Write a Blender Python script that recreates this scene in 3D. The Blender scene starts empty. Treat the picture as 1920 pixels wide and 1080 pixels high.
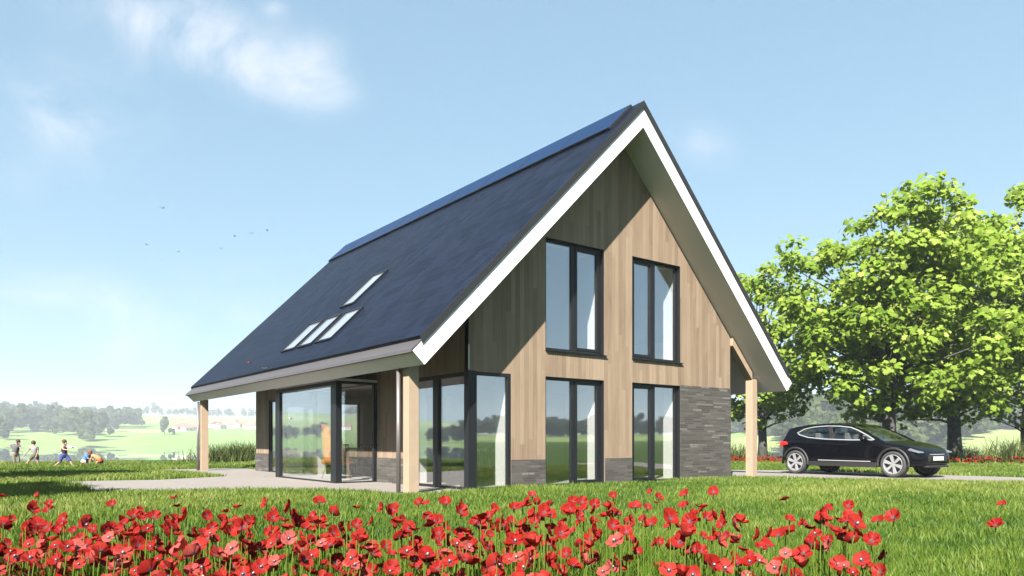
import bpy, bmesh, math, random
import numpy as np
from mathutils import Vector, Matrix, noise
random.seed(7); RNG = np.random.default_rng(11)
S = bpy.context.scene; COL = S.collection
R = math.radians; PI = math.pi

# ------------------------------------------------------------------ camera frame
F = 1383.85; YH = 828.8; AX = R(52.56); CX, CY, CZ = -8.29, -12.252, 1.0
FW = (math.cos(AX), math.sin(AX)); RT = (math.sin(AX), -math.cos(AX))
def ground(u, dep):                      # metres east/north of a bearing at a depth
    r = (u - 960) / F * dep
    return CX + FW[0]*dep + RT[0]*r, CY + FW[1]*dep + RT[1]*r

# ------------------------------------------------------------------ object helpers
def tag(o, label=None, cat=None, group=None, kind=None):
    if label: o['label'] = label
    if cat: o['category'] = cat
    if group: o['group'] = group
    if kind: o['kind'] = kind
    return o
def empty(name, loc=(0, 0, 0), rz=0.0, label=None, cat=None, group=None):
    o = bpy.data.objects.new(name, None); COL.objects.link(o)
    o.location = loc; o.rotation_euler = (0, 0, rz); o.empty_display_size = .1
    return tag(o, label, cat, group)
def link(name, me, m=None, parent=None):
    if m is not None:
        for x in (m if isinstance(m, (list, tuple)) else [m]): me.materials.append(x)
    o = bpy.data.objects.new(name, me); COL.objects.link(o)
    if parent is not None: o.parent = parent
    return o
def copy_tree(o, parent=None):
    c = o.copy(); COL.objects.link(c)
    if parent is not None: c.parent = parent
    for ch in list(o.children): copy_tree(ch, c)
    return c

class MB:
    def __init__(s): s.v = []; s.f = []; s.m = []
    def add(s, vs, fs, mi=0):
        b = len(s.v); s.v += [tuple(map(float, p)) for p in vs]
        for f in fs: s.f.append(tuple(i + b for i in f)); s.m.append(mi)
        return s
    def box(s, x0, x1, y0, y1, z0, z1, mi=0):
        vs = [(x, y, z) for z in (z0, z1) for y in (y0, y1) for x in (x0, x1)]
        return s.add(vs, [(0, 2, 3, 1), (4, 5, 7, 6), (0, 1, 5, 4), (2, 6, 7, 3), (0, 4, 6, 2), (1, 3, 7, 5)], mi)
    def prism(s, poly, a, b, axis, mi=0):
        def P(p, t):
            return (p[0], t, p[1]) if axis == 'y' else (t, p[0], p[1]) if axis == 'x' else (p[0], p[1], t)
        n = len(poly)
        vs = [P(p, a) for p in poly] + [P(p, b) for p in poly]
        fs = [tuple(range(n)), tuple(range(2*n-1, n-1, -1))]
        for i in range(n):
            j = (i+1) % n; fs.append((i, i+n, j+n, j))
        return s.add(vs, fs, mi)
    def tube(s, pts, rad, n=10, cap=True, mi=0):
        pts = [Vector(p) for p in pts]
        if not hasattr(rad, '__len__'): rad = [rad]*len(pts)
        vs = []; up = None
        for i, p in enumerate(pts):
            d = (pts[min(i+1, len(pts)-1)] - pts[max(i-1, 0)]).normalized()
            if up is None: up = Vector((0, 0, 1)) if abs(d.z) < .9 else Vector((1, 0, 0))
            a = d.cross(up); a = a.normalized() if a.length > 1e-6 else d.orthogonal().normalized()
            b = a.cross(d).normalized(); up = b
            for k in range(n):
                t = 2*PI*k/n; vs.append(p + (a*math.cos(t) + b*math.sin(t))*rad[i])
        fs = []
        for i in range(len(pts)-1):
            for k in range(n):
                k2 = (k+1) % n; fs.append((i*n+k, i*n+k2, (i+1)*n+k2, (i+1)*n+k))
        if cap:
            fs.append(tuple(range(n-1, -1, -1))); fs.append(tuple((len(pts)-1)*n+k for k in range(n)))
        return s.add(vs, fs, mi)
    def lathe(s, prof, c=(0, 0, 0), n=24, axis='z', mi=0, close=False):
        vs = []
        for r, h in prof:
            for k in range(n):
                t = 2*PI*k/n; a, b = r*math.cos(t), r*math.sin(t)
                vs.append((c[0]+a, c[1]+b, c[2]+h) if axis == 'z' else (c[0]+a, c[1]+h, c[2]+b) if axis == 'y' else (c[0]+h, c[1]+a, c[2]+b))
        fs = []; m = len(prof); rng = range(m) if close else range(m-1)
        for i in rng:
            i2 = (i+1) % m
            for k in range(n):
                k2 = (k+1) % n; fs.append((i*n+k, i*n+k2, i2*n+k2, i2*n+k))
        return s.add(vs, fs, mi)
    def ball(s, c, r, n=10, m=8, mi=0):
        r = r if hasattr(r, '__len__') else (r, r, r)
        vs = [(c[0], c[1], c[2]-r[2])]
        for i in range(1, m):
            t = -PI/2 + PI*i/m
            for k in range(n):
                q = 2*PI*k/n
                vs.append((c[0]+r[0]*math.cos(t)*math.cos(q), c[1]+r[1]*math.cos(t)*math.sin(q), c[2]+r[2]*math.sin(t)))
        vs.append((c[0], c[1], c[2]+r[2])); L = len(vs)-1
        fs = [(0, 1+(k+1) % n, 1+k) for k in range(n)]
        for i in range(m-2):
            for k in range(n):
                k2 = (k+1) % n; fs.append((1+i*n+k, 1+i*n+k2, 1+(i+1)*n+k2, 1+(i+1)*n+k))
        fs += [(1+(m-2)*n+k, 1+(m-2)*n+(k+1) % n, L) for k in range(n)]
        return s.add(vs, fs, mi)
    def grid(s, rows, mi=0):
        n = len(rows[0]); vs = [p for r in rows for p in r]; fs = []
        for i in range(len(rows)-1):
            for k in range(n-1): fs.append((i*n+k, i*n+k+1, (i+1)*n+k+1, (i+1)*n+k))
        return s.add(vs, fs, mi)
    def build(s, name, m=None, parent=None, smooth=False, fix=True, bevel=0):
        me = bpy.data.meshes.new(name); me.from_pydata(s.v, [], s.f)
        if max(s.m, default=0) > 0: me.polygons.foreach_set('material_index', s.m)
        if fix:
            bm = bmesh.new(); bm.from_mesh(me); bmesh.ops.recalc_face_normals(bm, faces=bm.faces); bm.to_mesh(me); bm.free()
        if smooth: me.polygons.foreach_set('use_smooth', [True]*len(me.polygons))
        me.update()
        o = link(name, me, m, parent)
        if bevel:
            b = o.modifiers.new('Bevel', 'BEVEL'); b.width = bevel; b.segments = 2; b.limit_method = 'ANGLE'
        return o

def np_mesh(name, verts, loops, starts, totals, m, parent=None, tint=None, smooth=False, mats=None):
    me = bpy.data.meshes.new(name)
    me.vertices.add(len(verts)); me.vertices.foreach_set('co', np.asarray(verts, np.float32).ravel())
    me.loops.add(len(loops)); me.loops.foreach_set('vertex_index', np.asarray(loops, np.int32))
    me.polygons.add(len(starts)); me.polygons.foreach_set('loop_start', np.asarray(starts, np.int32))
    me.polygons.foreach_set('loop_total', np.asarray(totals, np.int32))
    if mats is not None: me.polygons.foreach_set('material_index', np.asarray(mats, np.int32))
    if smooth: me.polygons.foreach_set('use_smooth', np.ones(len(starts), bool))
    if tint is not None:
        a = me.attributes.new('tint', 'FLOAT', 'POINT'); a.data.foreach_set('value', np.asarray(tint, np.float32))
    me.update(calc_edges=True)
    return link(name, me, m, parent)

# ------------------------------------------------------------------ materials
def mat(name):
    m = bpy.data.materials.new(name); m.use_nodes = True; nt = m.node_tree; nt.nodes.clear()
    out = nt.nodes.new('ShaderNodeOutputMaterial'); return m, nt, out
def N(nt, t, **k):
    n = nt.nodes.new(t)
    for a, v in k.items():
        if a.startswith('i_'):
            key = a[2:].replace('_', ' ')
            n.inputs[int(key) if key.isdigit() else key].default_value = v
        else: setattr(n, a, v)
    return n
def L(nt, a, b): nt.links.new(a, b)
KA = .76                                  # reflectances are set for the exposure below
def ramp(nt, fac, stops):
    r = N(nt, 'ShaderNodeValToRGB'); e = r.color_ramp.elements
    while len(e) < len(stops): e.new(.5)
    for x, (p, c) in zip(e, stops): x.position = p; x.color = (*[q*KA for q in c], 1)
    L(nt, fac, r.inputs[0]); return r.outputs[0]
def simple(name, col, rough=.5, metal=0, spec=.5, var=0.0, scale=8, bump=0, coat=0):
    col = tuple(c*KA for c in col)
    m, nt, out = mat(name)
    b = N(nt, 'ShaderNodeBsdfPrincipled'); b.inputs['Base Color'].default_value = (*col, 1)
    b.inputs['Roughness'].default_value = rough; b.inputs['Metallic'].default_value = metal
    b.inputs['Specular IOR Level'].default_value = spec; b.inputs['Coat Weight'].default_value = coat
    b.inputs['Coat Roughness'].default_value = .03
    if var or bump:
        tc = N(nt, 'ShaderNodeTexCoord'); nz = N(nt, 'ShaderNodeTexNoise'); nz.inputs['Scale'].default_value = scale
        nz.inputs['Detail'].default_value = 5; L(nt, tc.outputs['Object'], nz.inputs['Vector'])
        if var:
            a = tuple(max(0, c*(1-var))/KA for c in col); d = tuple(min(1, c*(1+var))/KA for c in col)
            L(nt, ramp(nt, nz.outputs[0], [(.25, a), (.75, d)]), b.inputs['Base Color'])
        if bump:
            bp = N(nt, 'ShaderNodeBump'); bp.inputs['Strength'].default_value = bump; bp.inputs['Distance'].default_value = .01
            L(nt, nz.outputs[0], bp.inputs['Height']); L(nt, bp.outputs[0], b.inputs['Normal'])
    L(nt, b.outputs[0], out.inputs[0]); return m
def math_(nt, op, a, b=None):
    n = N(nt, 'ShaderNodeMath', operation=op)
    for i, x in enumerate((a, b)):
        if x is None: continue
        if isinstance(x, (int, float)): n.inputs[i].default_value = x
        else: L(nt, x, n.inputs[i])
    return n.outputs[0]
def world_s(nt):                          # distance along the wall, height
    tc = N(nt, 'ShaderNodeTexCoord'); sp = N(nt, 'ShaderNodeSeparateXYZ'); L(nt, tc.outputs['Object'], sp.inputs[0])
    return tc, math_(nt, 'ADD', sp.outputs[0], sp.outputs[1]), sp.outputs[2], sp

def wood_cladding():
    m, nt, out = mat('larch_cladding'); b = N(nt, 'ShaderNodeBsdfPrincipled', i_Roughness=.75)
    b.inputs['Specular IOR Level'].default_value = .25
    tc, s, z, sp = world_s(nt)
    k = math_(nt, 'DIVIDE', s, .118); idx = math_(nt, 'FLOOR', k); fr = math_(nt, 'FRACT', k)
    wn = N(nt, 'ShaderNodeTexWhiteNoise', noise_dimensions='1D'); L(nt, idx, wn.inputs['W'])
    # boards end at random heights: second tone by board length
    zz = math_(nt, 'FLOOR', math_(nt, 'ADD', math_(nt, 'DIVIDE', z, 2.6), math_(nt, 'MULTIPLY', wn.outputs['Value'], 7)))
    cb = N(nt, 'ShaderNodeCombineXYZ'); L(nt, idx, cb.inputs[0]); L(nt, zz, cb.inputs[1])
    wn2 = N(nt, 'ShaderNodeTexWhiteNoise', noise_dimensions='2D'); L(nt, cb.outputs[0], wn2.inputs['Vector'])
    cg = N(nt, 'ShaderNodeCombineXYZ'); L(nt, math_(nt, 'MULTIPLY', s, 34), cg.inputs[0]); L(nt, math_(nt, 'MULTIPLY', z, 1.1), cg.inputs[1]); L(nt, math_(nt, 'MULTIPLY', idx, 3.7), cg.inputs[2])
    nz = N(nt, 'ShaderNodeTexNoise', i_Scale=1.0, i_Detail=6, i_Roughness=.65); L(nt, cg.outputs[0], nz.inputs['Vector'])
    c2 = N(nt, 'ShaderNodeCombineXYZ'); L(nt, math_(nt, 'MULTIPLY', s, 2.4), c2.inputs[0]); L(nt, math_(nt, 'MULTIPLY', z, .6), c2.inputs[1])
    big = N(nt, 'ShaderNodeTexNoise', i_Scale=1.0, i_Detail=5, i_Roughness=.6); L(nt, c2.outputs[0], big.inputs['Vector'])
    v = math_(nt, 'ADD', math_(nt, 'MULTIPLY', wn2.outputs['Value'], .30), math_(nt, 'ADD', math_(nt, 'MULTIPLY', nz.outputs[0], .62), math_(nt, 'MULTIPLY', big.outputs[0], .34)))
    c = ramp(nt, v, [(.3, (.14, .098, .068)), (.55, (.222, .160, .110)), (.85, (.300, .225, .160))])
    g = math_(nt, 'MAXIMUM', math_(nt, 'LESS_THAN', fr, .055), 0)
    mx = N(nt, 'ShaderNodeMix', data_type='RGBA'); L(nt, math_(nt, 'MULTIPLY', g, .4), mx.inputs[0]); L(nt, c, mx.inputs[6]); mx.inputs[7].default_value = (.13, .085, .055, 1)
    L(nt, mx.outputs[2], b.inputs['Base Color'])
    h = math_(nt, 'SUBTRACT', math_(nt, 'MULTIPLY', nz.outputs[0], .25), math_(nt, 'MULTIPLY', g, 1.0))
    bp = N(nt, 'ShaderNodeBump', i_Strength=.6, i_Distance=.008); L(nt, h, bp.inputs['Height']); L(nt, bp.outputs[0], b.inputs['Normal'])
    L(nt, b.outputs[0], out.inputs[0]); return m

def brick():
    m, nt, out = mat('long_grey_brick'); b = N(nt, 'ShaderNodeBsdfPrincipled', i_Roughness=.85)
    tc, s, z, sp = world_s(nt)
    row = math_(nt, 'FLOOR', math_(nt, 'DIVIDE', z, .05))
    wr = N(nt, 'ShaderNodeTexWhiteNoise', noise_dimensions='1D'); L(nt, row, wr.inputs['W'])
    s2 = math_(nt, 'ADD', s, math_(nt, 'MULTIPLY', wr.outputs['Value'], .4))
    col = math_(nt, 'FLOOR', math_(nt, 'DIVIDE', s2, .34))
    cb = N(nt, 'ShaderNodeCombineXYZ'); L(nt, row, cb.inputs[0]); L(nt, col, cb.inputs[1])
    wn = N(nt, 'ShaderNodeTexWhiteNoise', noise_dimensions='2D'); L(nt, cb.outputs[0], wn.inputs['Vector'])
    nz = N(nt, 'ShaderNodeTexNoise', i_Scale=30, i_Detail=4); L(nt, tc.outputs['Object'], nz.inputs['Vector'])
    v = math_(nt, 'ADD', math_(nt, 'MULTIPLY', wn.outputs['Value'], .8), math_(nt, 'MULTIPLY', nz.outputs[0], .2))
    c = ramp(nt, v, [(.05, (.034, .030, .026)), (.5, (.060, .054, .047)), (.85, (.085, .077, .067)), (.93, (.19, .178, .162))])
    fz = math_(nt, 'FRACT', math_(nt, 'DIVIDE', z, .05)); fs = math_(nt, 'FRACT', math_(nt, 'DIVIDE', s2, .34))
    g = math_(nt, 'MAXIMUM', math_(nt, 'LESS_THAN', fz, .16), math_(nt, 'LESS_THAN', fs, .018))
    mx = N(nt, 'ShaderNodeMix', data_type='RGBA'); L(nt, g, mx.inputs[0]); L(nt, c, mx.inputs[6]); mx.inputs[7].default_value = (.055, .05, .045, 1)
    L(nt, mx.outputs[2], b.inputs['Base Color'])
    h = math_(nt, 'SUBTRACT', math_(nt, 'MULTIPLY', wn.outputs['Value'], .4), g)
    bp = N(nt, 'ShaderNodeBump', i_Strength=.8, i_Distance=.008); L(nt, h, bp.inputs['Height']); L(nt, bp.outputs[0], b.inputs['Normal'])
    L(nt, b.outputs[0], out.inputs[0]); return m

def roof_tile():
    m, nt, out = mat('slate_blue_tile'); b = N(nt, 'ShaderNodeBsdfPrincipled', i_Roughness=.5)
    b.inputs['Specular IOR Level'].default_value = .12
    tc, s, z, sp = world_s(nt); y = sp.outputs[1]
    row = math_(nt, 'FLOOR', math_(nt, 'DIVIDE', z, .26)); fz = math_(nt, 'FRACT', math_(nt, 'DIVIDE', z, .26))
    y2 = math_(nt, 'ADD', y, math_(nt, 'MULTIPLY', row, .15)); fy = math_(nt, 'FRACT', math_(nt, 'DIVIDE', y2, .3))
    cb = N(nt, 'ShaderNodeCombineXYZ'); L(nt, row, cb.inputs[0]); L(nt, math_(nt, 'FLOOR', math_(nt, 'DIVIDE', y2, .3)), cb.inputs[1])
    wn = N(nt, 'ShaderNodeTexWhiteNoise', noise_dimensions='2D'); L(nt, cb.outputs[0], wn.inputs['Vector'])
    nz = N(nt, 'ShaderNodeTexNoise', i_Scale=2.2, i_Detail=6); L(nt, tc.outputs['Object'], nz.inputs['Vector'])
    v = math_(nt, 'ADD', math_(nt, 'MULTIPLY', wn.outputs['Value'], .75), math_(nt, 'MULTIPLY', nz.outputs[0], .25))
    c = ramp(nt, v, [(.15, (.0022, .0044, .0125)), (.85, (.0062, .0095, .0235))])
    g = math_(nt, 'MAXIMUM', math_(nt, 'LESS_THAN', fz, .06), math_(nt, 'LESS_THAN', fy, .03))
    mx = N(nt, 'ShaderNodeMix', data_type='RGBA'); L(nt, math_(nt, 'MULTIPLY', g, .6), mx.inputs[0]); L(nt, c, mx.inputs[6]); mx.inputs[7].default_value = (.010, .012, .02, 1)
    L(nt, mx.outputs[2], b.inputs['Base Color'])
    h = math_(nt, 'ADD', math_(nt, 'MULTIPLY', math_(nt, 'SUBTRACT', 1.0, fz), .8), math_(nt, 'SUBTRACT', math_(nt, 'MULTIPLY', wn.outputs['Value'], .3), math_(nt, 'MULTIPLY', g, .6)))
    bp = N(nt, 'ShaderNodeBump', i_Strength=.8, i_Distance=.02); L(nt, h, bp.inputs['Height']); L(nt, bp.outputs[0], b.inputs['Normal'])
    L(nt, b.outputs[0], out.inputs[0]); return m

def solar_cell():
    m, nt, out = mat('solar_cell'); b = N(nt, 'ShaderNodeBsdfPrincipled', i_Roughness=.35)
    b.inputs['Specular IOR Level'].default_value = .035
    tc, s, z, sp = world_s(nt); y = sp.outputs[1]
    g = math_(nt, 'MAXIMUM', math_(nt, 'LESS_THAN', math_(nt, 'FRACT', math_(nt, 'DIVIDE', z, .112)), .05), math_(nt, 'LESS_THAN', math_(nt, 'FRACT', math_(nt, 'DIVIDE', y, .158)), .05))
    mx = N(nt, 'ShaderNodeMix', data_type='RGBA'); L(nt, g, mx.inputs[0]); mx.inputs[6].default_value = (.005, .016, .048, 1); mx.inputs[7].default_value = (.013, .03, .07, 1)
    L(nt, mx.outputs[2], b.inputs['Base Color']); L(nt, b.outputs[0], out.inputs[0]); return m

def glass(name, refl, tint=(.86, .91, .92), rough=0.0):
    m, nt, out = mat(name)
    t = N(nt, 'ShaderNodeBsdfTransparent'); t.inputs[0].default_value = (*tint, 1)
    g = N(nt, 'ShaderNodeBsdfGlossy'); g.inputs['Roughness'].default_value = rough; g.inputs[0].default_value = (.94, .97, 1, 1)
    fr = N(nt, 'ShaderNodeLayerWeight'); fr.inputs[0].default_value = .5
    f = math_(nt, 'MINIMUM', math_(nt, 'ADD', math_(nt, 'MULTIPLY', math_(nt, 'POWER', fr.outputs['Facing'], 4), .7), refl), .95)
    mx = N(nt, 'ShaderNodeMixShader'); L(nt, f, mx.inputs[0]); L(nt, t.outputs[0], mx.inputs[1]); L(nt, g.outputs[0], mx.inputs[2])
    L(nt, mx.outputs[0], out.inputs[0]); return m

def leafy(name, stops, trans=.4, tcol=None, attr=True, rough=.5, spec=.0, scale=0):
    """thin plant tissue: diffuse + translucent, tone by the per-blade 'tint'"""
    m, nt, out = mat(name)
    if attr:
        a = N(nt, 'ShaderNodeAttribute', attribute_name='tint'); fac = a.outputs['Fac']
    else:
        gi = N(nt, 'ShaderNodeNewGeometry'); fac = gi.outputs['Random Per Island']
    if scale:
        tc = N(nt, 'ShaderNodeTexCoord'); nz = N(nt, 'ShaderNodeTexNoise', i_Scale=scale, i_Detail=4); L(nt, tc.outputs['Object'], nz.inputs['Vector'])
        fac = math_(nt, 'ADD', math_(nt, 'MULTIPLY', fac, .5), math_(nt, 'MULTIPLY', nz.outputs[0], .5))
    c = ramp(nt, fac, stops)
    d = N(nt, 'ShaderNodeBsdfDiffuse'); L(nt, c, d.inputs[0])
    t = N(nt, 'ShaderNodeBsdfTranslucent')
    if tcol:
        mm = N(nt, 'ShaderNodeMix', data_type='RGBA', blend_type='MULTIPLY'); mm.inputs[0].default_value = 1
        L(nt, c, mm.inputs[6]); mm.inputs[7].default_value = (*tcol, 1); L(nt, mm.outputs[2], t.inputs[0])
    else: L(nt, c, t.inputs[0])
    mx = N(nt, 'ShaderNodeMixShader'); mx.inputs[0].default_value = trans; L(nt, d.outputs[0], mx.inputs[1]); L(nt, t.outputs[0], mx.inputs[2])
    last = mx.outputs[0]
    if spec:
        gl = N(nt, 'ShaderNodeBsdfGlossy'); gl.inputs['Roughness'].default_value = rough
        m2 = N(nt, 'ShaderNodeMixShader'); m2.inputs[0].default_value = spec; L(nt, last, m2.inputs[1]); L(nt, gl.outputs[0], m2.inputs[2]); last = m2.outputs[0]
    L(nt, last, out.inputs[0]); return m

M = {}
M['wood'] = wood_cladding(); M['brick'] = brick(); M['tile'] = roof_tile(); M['solar'] = solar_cell()
M['white'] = simple('white_paint', (.68, .68, .675), .55, var=.03, scale=3)
M['frame'] = simple('anthracite_frame', (.011, .012, .014), .45, spec=.25)
M['black'] = simple('black_rubber', (.012, .012, .013), .6)
M['zinc'] = simple('zinc_gutter', (.078, .071, .073), .5, metal=.2, var=.08, scale=5)
M['pipe'] = simple('zinc_pipe', (.22, .20, .20), .4, metal=.6)
M['post'] = simple('post_timber', (.33, .245, .168), .7, var=.07, scale=6)
M['soffit'] = simple('grey_soffit', (.71, .67, .70), .7, var=.03, scale=3)
M['plaster'] = simple('white_plaster', (.78, .78, .77), .8)
M['ceiling'] = simple('ceiling_paint', (.72, .72, .71), .85)
M['floor'] = simple('pale_floor', (.55, .53, .50), .55, var=.05, scale=4)
M['pave'] = simple('warm_paving', (.205, .182, .163), .85, var=.08, scale=3, bump=.15)
M['glass'] = glass('window_glass', .24, (.985, .99, .99), .02)
M['skyglass'] = simple('skylight_glass', (.27, .295, .36), .06, spec=1.0, coat=1)
M['dark'] = simple('dark_lacquer', (.03, .032, .036), .4)
M['oak'] = simple('pale_oak', (.45, .34, .22), .6, var=.1)
M['orange'] = simple('orange_fabric', (.62, .16, .03), .8, var=.1)
M['steel'] = simple('brushed_steel', (.6, .6, .6), .3, metal=.9)

# ------------------------------------------------------------------ HOUSE
K = 1.0035; XR = 4.251; W = 8.515; YB = 12.81
def zs(x): return 8.145 - abs(x - XR)*K            # soffit height
def zt(x): return zs(x) + .465                      # top of the white slab
Y0, Y1 = -.773, 14.832
house = empty('house', (0, 0, 0), 0, 'detached house with steep dark roof, larch wood and grey brick gable and covered timber veranda', 'house')

def wall_shell(s0, s1, zb, top, ops, breaks, d0, d1, flip, mb, mi=0):
    """wall over s0..s1 with openings (a,b,z0,z1), outer plane d0, inner plane d1; flip: s runs along Y"""
    P = (lambda s, d, z: (d, s, z)) if flip else (lambda s, d, z: (s, d, z))
    ss = sorted(set([s0, s1] + [o for q in ops for o in q[:2] if s0 <= o <= s1] + breaks))
    for a, b in zip(ss[:-1], ss[1:]):
        holes = sorted([(q[2], q[3]) for q in ops if q[0] <= a+1e-6 and q[1] >= b-1e-6])
        z = zb; segs = []
        for h0, h1 in holes:
            if h0 > z + 1e-6: segs.append((z, h0, False))
            z = h1
        segs.append((z, None, True))
        for z0, z1, last in segs:
            ta, tb = (top(a), top(b)) if last else (z1, z1)
            if min(ta, tb) <= z0: continue
            vs = [P(a, d0, z0), P(b, d0, z0), P(b, d0, tb), P(a, d0, ta), P(a, d1, z0), P(b, d1, z0), P(b, d1, tb), P(a, d1, ta)]
            mb.add(vs, [(0, 1, 2, 3), (5, 4, 7, 6)], mi)
    for a, b, h0, h1 in ops:                        # reveals
        fs = [(0, 1, 3, 2)]
        edges = [((a, h0), (a, h1)), ((b, h0), (b, h1)), ((a, h1), (b, h1))]
        if h0 > zb + .01: edges.append(((a, h0), (b, h0)))
        for (p, q) in edges:
            mb.add([P(p[0], d0, p[1]), P(p[0], d1, p[1]), P(q[0], d0, q[1]), P(q[0], d1, q[1])], fs, mi)
    for e in (s0, s1):
        mb.add([P(e, d0, zb), P(e, d1, zb), P(e, d0, top(e)), P(e, d1, top(e))], [(0, 1, 3, 2)], mi)

ZT = 2.424
front_ops = [(0, 1.063, -.3, ZT), (2.006, 3.764, -.3, ZT), (4.706, 6.449, -.3, ZT), (2.006, 3.764, 3.0, 5.445), (4.706, 6.449, 3.0, 5.445)]
back_ops = [(2.75, 3.75, -.3, ZT), (6.1, 7.25, -.3, ZT)]
left_ops = [(0, 2.3, -.3, ZT), (3.955, 7.95, -.3, ZT), (10.93, 11.56, -.3, 2.35)]
right_ops = [(1.75, 2.12, .9, ZT), (2.5, 2.72, -.3, ZT), (7.0, 9.2, .9, ZT)]
top_g = lambda s: zs(s) + .12
def inset(top, k): return lambda s: top(s) - k
# front gable
mb = MB(); wall_shell(0, W, -.3, top_g, front_ops, [XR], 0, .15, False, mb); g = mb.build('gable_wall', M['wood'], house, fix=False)
for x0, x1, z1 in ((1.068, 2.0, .626), (3.80, 4.70, .626), (6.456, W+.012, 2.441)):
    MB().box(x0, x1, -.014, .1, -.3, z1).build('brick_plinth', M['brick'], g)
mb = MB(); wall_shell(.15, W-.15, -.3, lambda s: zs(s)+.1, [(max(a, .15), b, c, d) for a, b, c, d in front_ops], [XR], .153, .55, False, mb)
mb.build('inner_lining', M['plaster'], g, fix=False)
# long side towards the terrace
ZE = zs(0) + .1
mb = MB(); wall_shell(.001, YB, -.3, lambda s: ZE, [(max(a, .001), b, c, d) for a, b, c, d in left_ops], [], 0, .15, True, mb); sw = mb.build('side_wall', M['wood'], house, fix=False)
for y0, y1 in ((2.5, 3.95), (7.96, 10.92), (11.57, YB+.012)):
    MB().box(-.014, .1, y0, y1, -.3, .626).build('brick_plinth', M['brick'], sw)
mb = MB(); wall_shell(.40, YB-.15, -.3, lambda s: ZE-.05, [(max(a, .40), b, c, d) for a, b, c, d in left_ops], [], .153, .40, True, mb); mb.build('inner_lining', M['plaster'], sw, fix=False)
# far side and back gable
mb = MB(); wall_shell(.001, YB, -.3, lambda s: zs(W)+.1, right_ops, [], W, W-.15, True, mb); rw = mb.build('side_wall', M['wood'], house, fix=False)
MB().box(W-.1, W+.014, .11, 1.7, -.3, 2.441).build('brick_plinth', M['brick'], rw)
mb = MB(); wall_shell(.40, YB-.15, -.3, lambda s: zs(W)+.05, [(max(a, .4), b, c, d) for a, b, c, d in right_ops], [], W-.153, W-.4, True, mb); mb.build('inner_lining', M['plaster'], rw, fix=False)
mb = MB(); wall_shell(.001, W-.001, -.3, top_g, back_ops, [XR], YB, YB-.15, False, mb); bw = mb.build('gable_wall', M['wood'], house, fix=False)
mb = MB(); wall_shell(.40, W-.40, -.3, lambda s: zs(s)+.05, back_ops, [XR], YB-.153, YB-.4, False, mb); mb.build('inner_lining', M['plaster'], bw, fix=False)
# pale corner strip above the corner window
MB().box(-.006, .014, -.006, .014, ZT+.03, 2.96).build('corner_strip', M['white'], house)

# roof
e0 = (-1.48, zs(-1.48)); e1 = (-1.718, 2.622); mir = lambda p: (2*XR - p[0], p[1])
slab = [e0, (XR, zs(XR)), mir(e0), mir(e1), (XR, zt(XR)), e1]
MB().prism(slab, Y0+.022, Y1-.022, 'y').build('roof_soffit', M['soffit'], house)
g0 = (e0[0]+.001, e0[1]-.004); board = [g0, (XR, zs(XR)-.004), mir(g0), mir((e1[0]-.004, e1[1])), (XR, zt(XR)), (e1[0]-.004, e1[1])]
inn = [(e0[0]+.03, e0[1]+.06), (XR, zs(XR)+.03), mir((e0[0]+.03, e0[1]+.06))]
for ya, yb in ((Y0, Y0+.0215), (Y1-.0215, Y1)): MB().prism(board, ya, yb, 'y').build('rake_board', M['white'], house)
tl = [(-1.50, zt(-1.5)+.004), (XR, zt(XR)+.004), mir((-1.50, zt(-1.5)+.004)), mir((-1.56, zt(-1.5)+.075)), (XR, zt(XR)+.128), (-1.56, zt(-1.5)+.075)]
rf = MB().prism(tl, Y0-.012, Y1+.012, 'y').build('roof', M['tile'], house)
for ya, yb in ((Y0-.024, Y0-.0125), (Y1+.0125, Y1+.024)):   # dark tile verge along both gable ends
    MB().prism([(-1.53, zt(-1.53)-.045), (XR, zt(XR)-.045), mir((-1.53, zt(-1.53)-.045)), mir((-1.58, zt(-1.53)+.09)), (XR, zt(XR)+.135), (-1.58, zt(-1.53)+.09)], ya, yb, 'y').build('verge_trim', M['black'], rf)
for sgn in (0, 1):
    q = [(-1.757, 2.60), (-1.735, 2.665), (-1.515, zt(-1.515)+.035), (-1.515, zt(-1.515)+.003), (-1.72, 2.626)]
    if sgn: q = [mir(p) for p in q]
    MB().prism(q, Y0+.005, Y1-.005, 'y').build('gutter', M['zinc'], house)
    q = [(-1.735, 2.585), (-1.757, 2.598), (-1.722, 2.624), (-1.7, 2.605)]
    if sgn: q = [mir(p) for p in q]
    MB().prism(q, Y0+.012, Y1-.012, 'y').build('gutter_shade_strip', M['black'], house)  # black strip added beneath the gutter lip as a painted-in shadow line
# solar panels along the ridge
yy = -.50; pw = 1.70
def roof_pt(x, lift): return (x - lift*.707, zt(x) + .128 + lift*.707)
for k in range(9):
    a, b = yy + k*pw + .008, yy + (k+1)*pw - .008
    lo0, lo1 = roof_pt(3.49, .012), roof_pt(3.49, .07); hi1, hi0 = roof_pt(4.20, .07), roof_pt(4.20, .012)
    fr = MB().prism([lo0, hi0, hi1, lo1], a, b, 'y').build('solar_panel', M['black'], house)
    l2, h2 = roof_pt(3.505, .073), roof_pt(4.195, .073); l3, h3 = roof_pt(3.505, .066), roof_pt(4.195, .066)
    MB().prism([l3, h3, h2, l2], a+.02, b-.02, 'y').build('solar_cell', M['solar'], fr)
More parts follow.
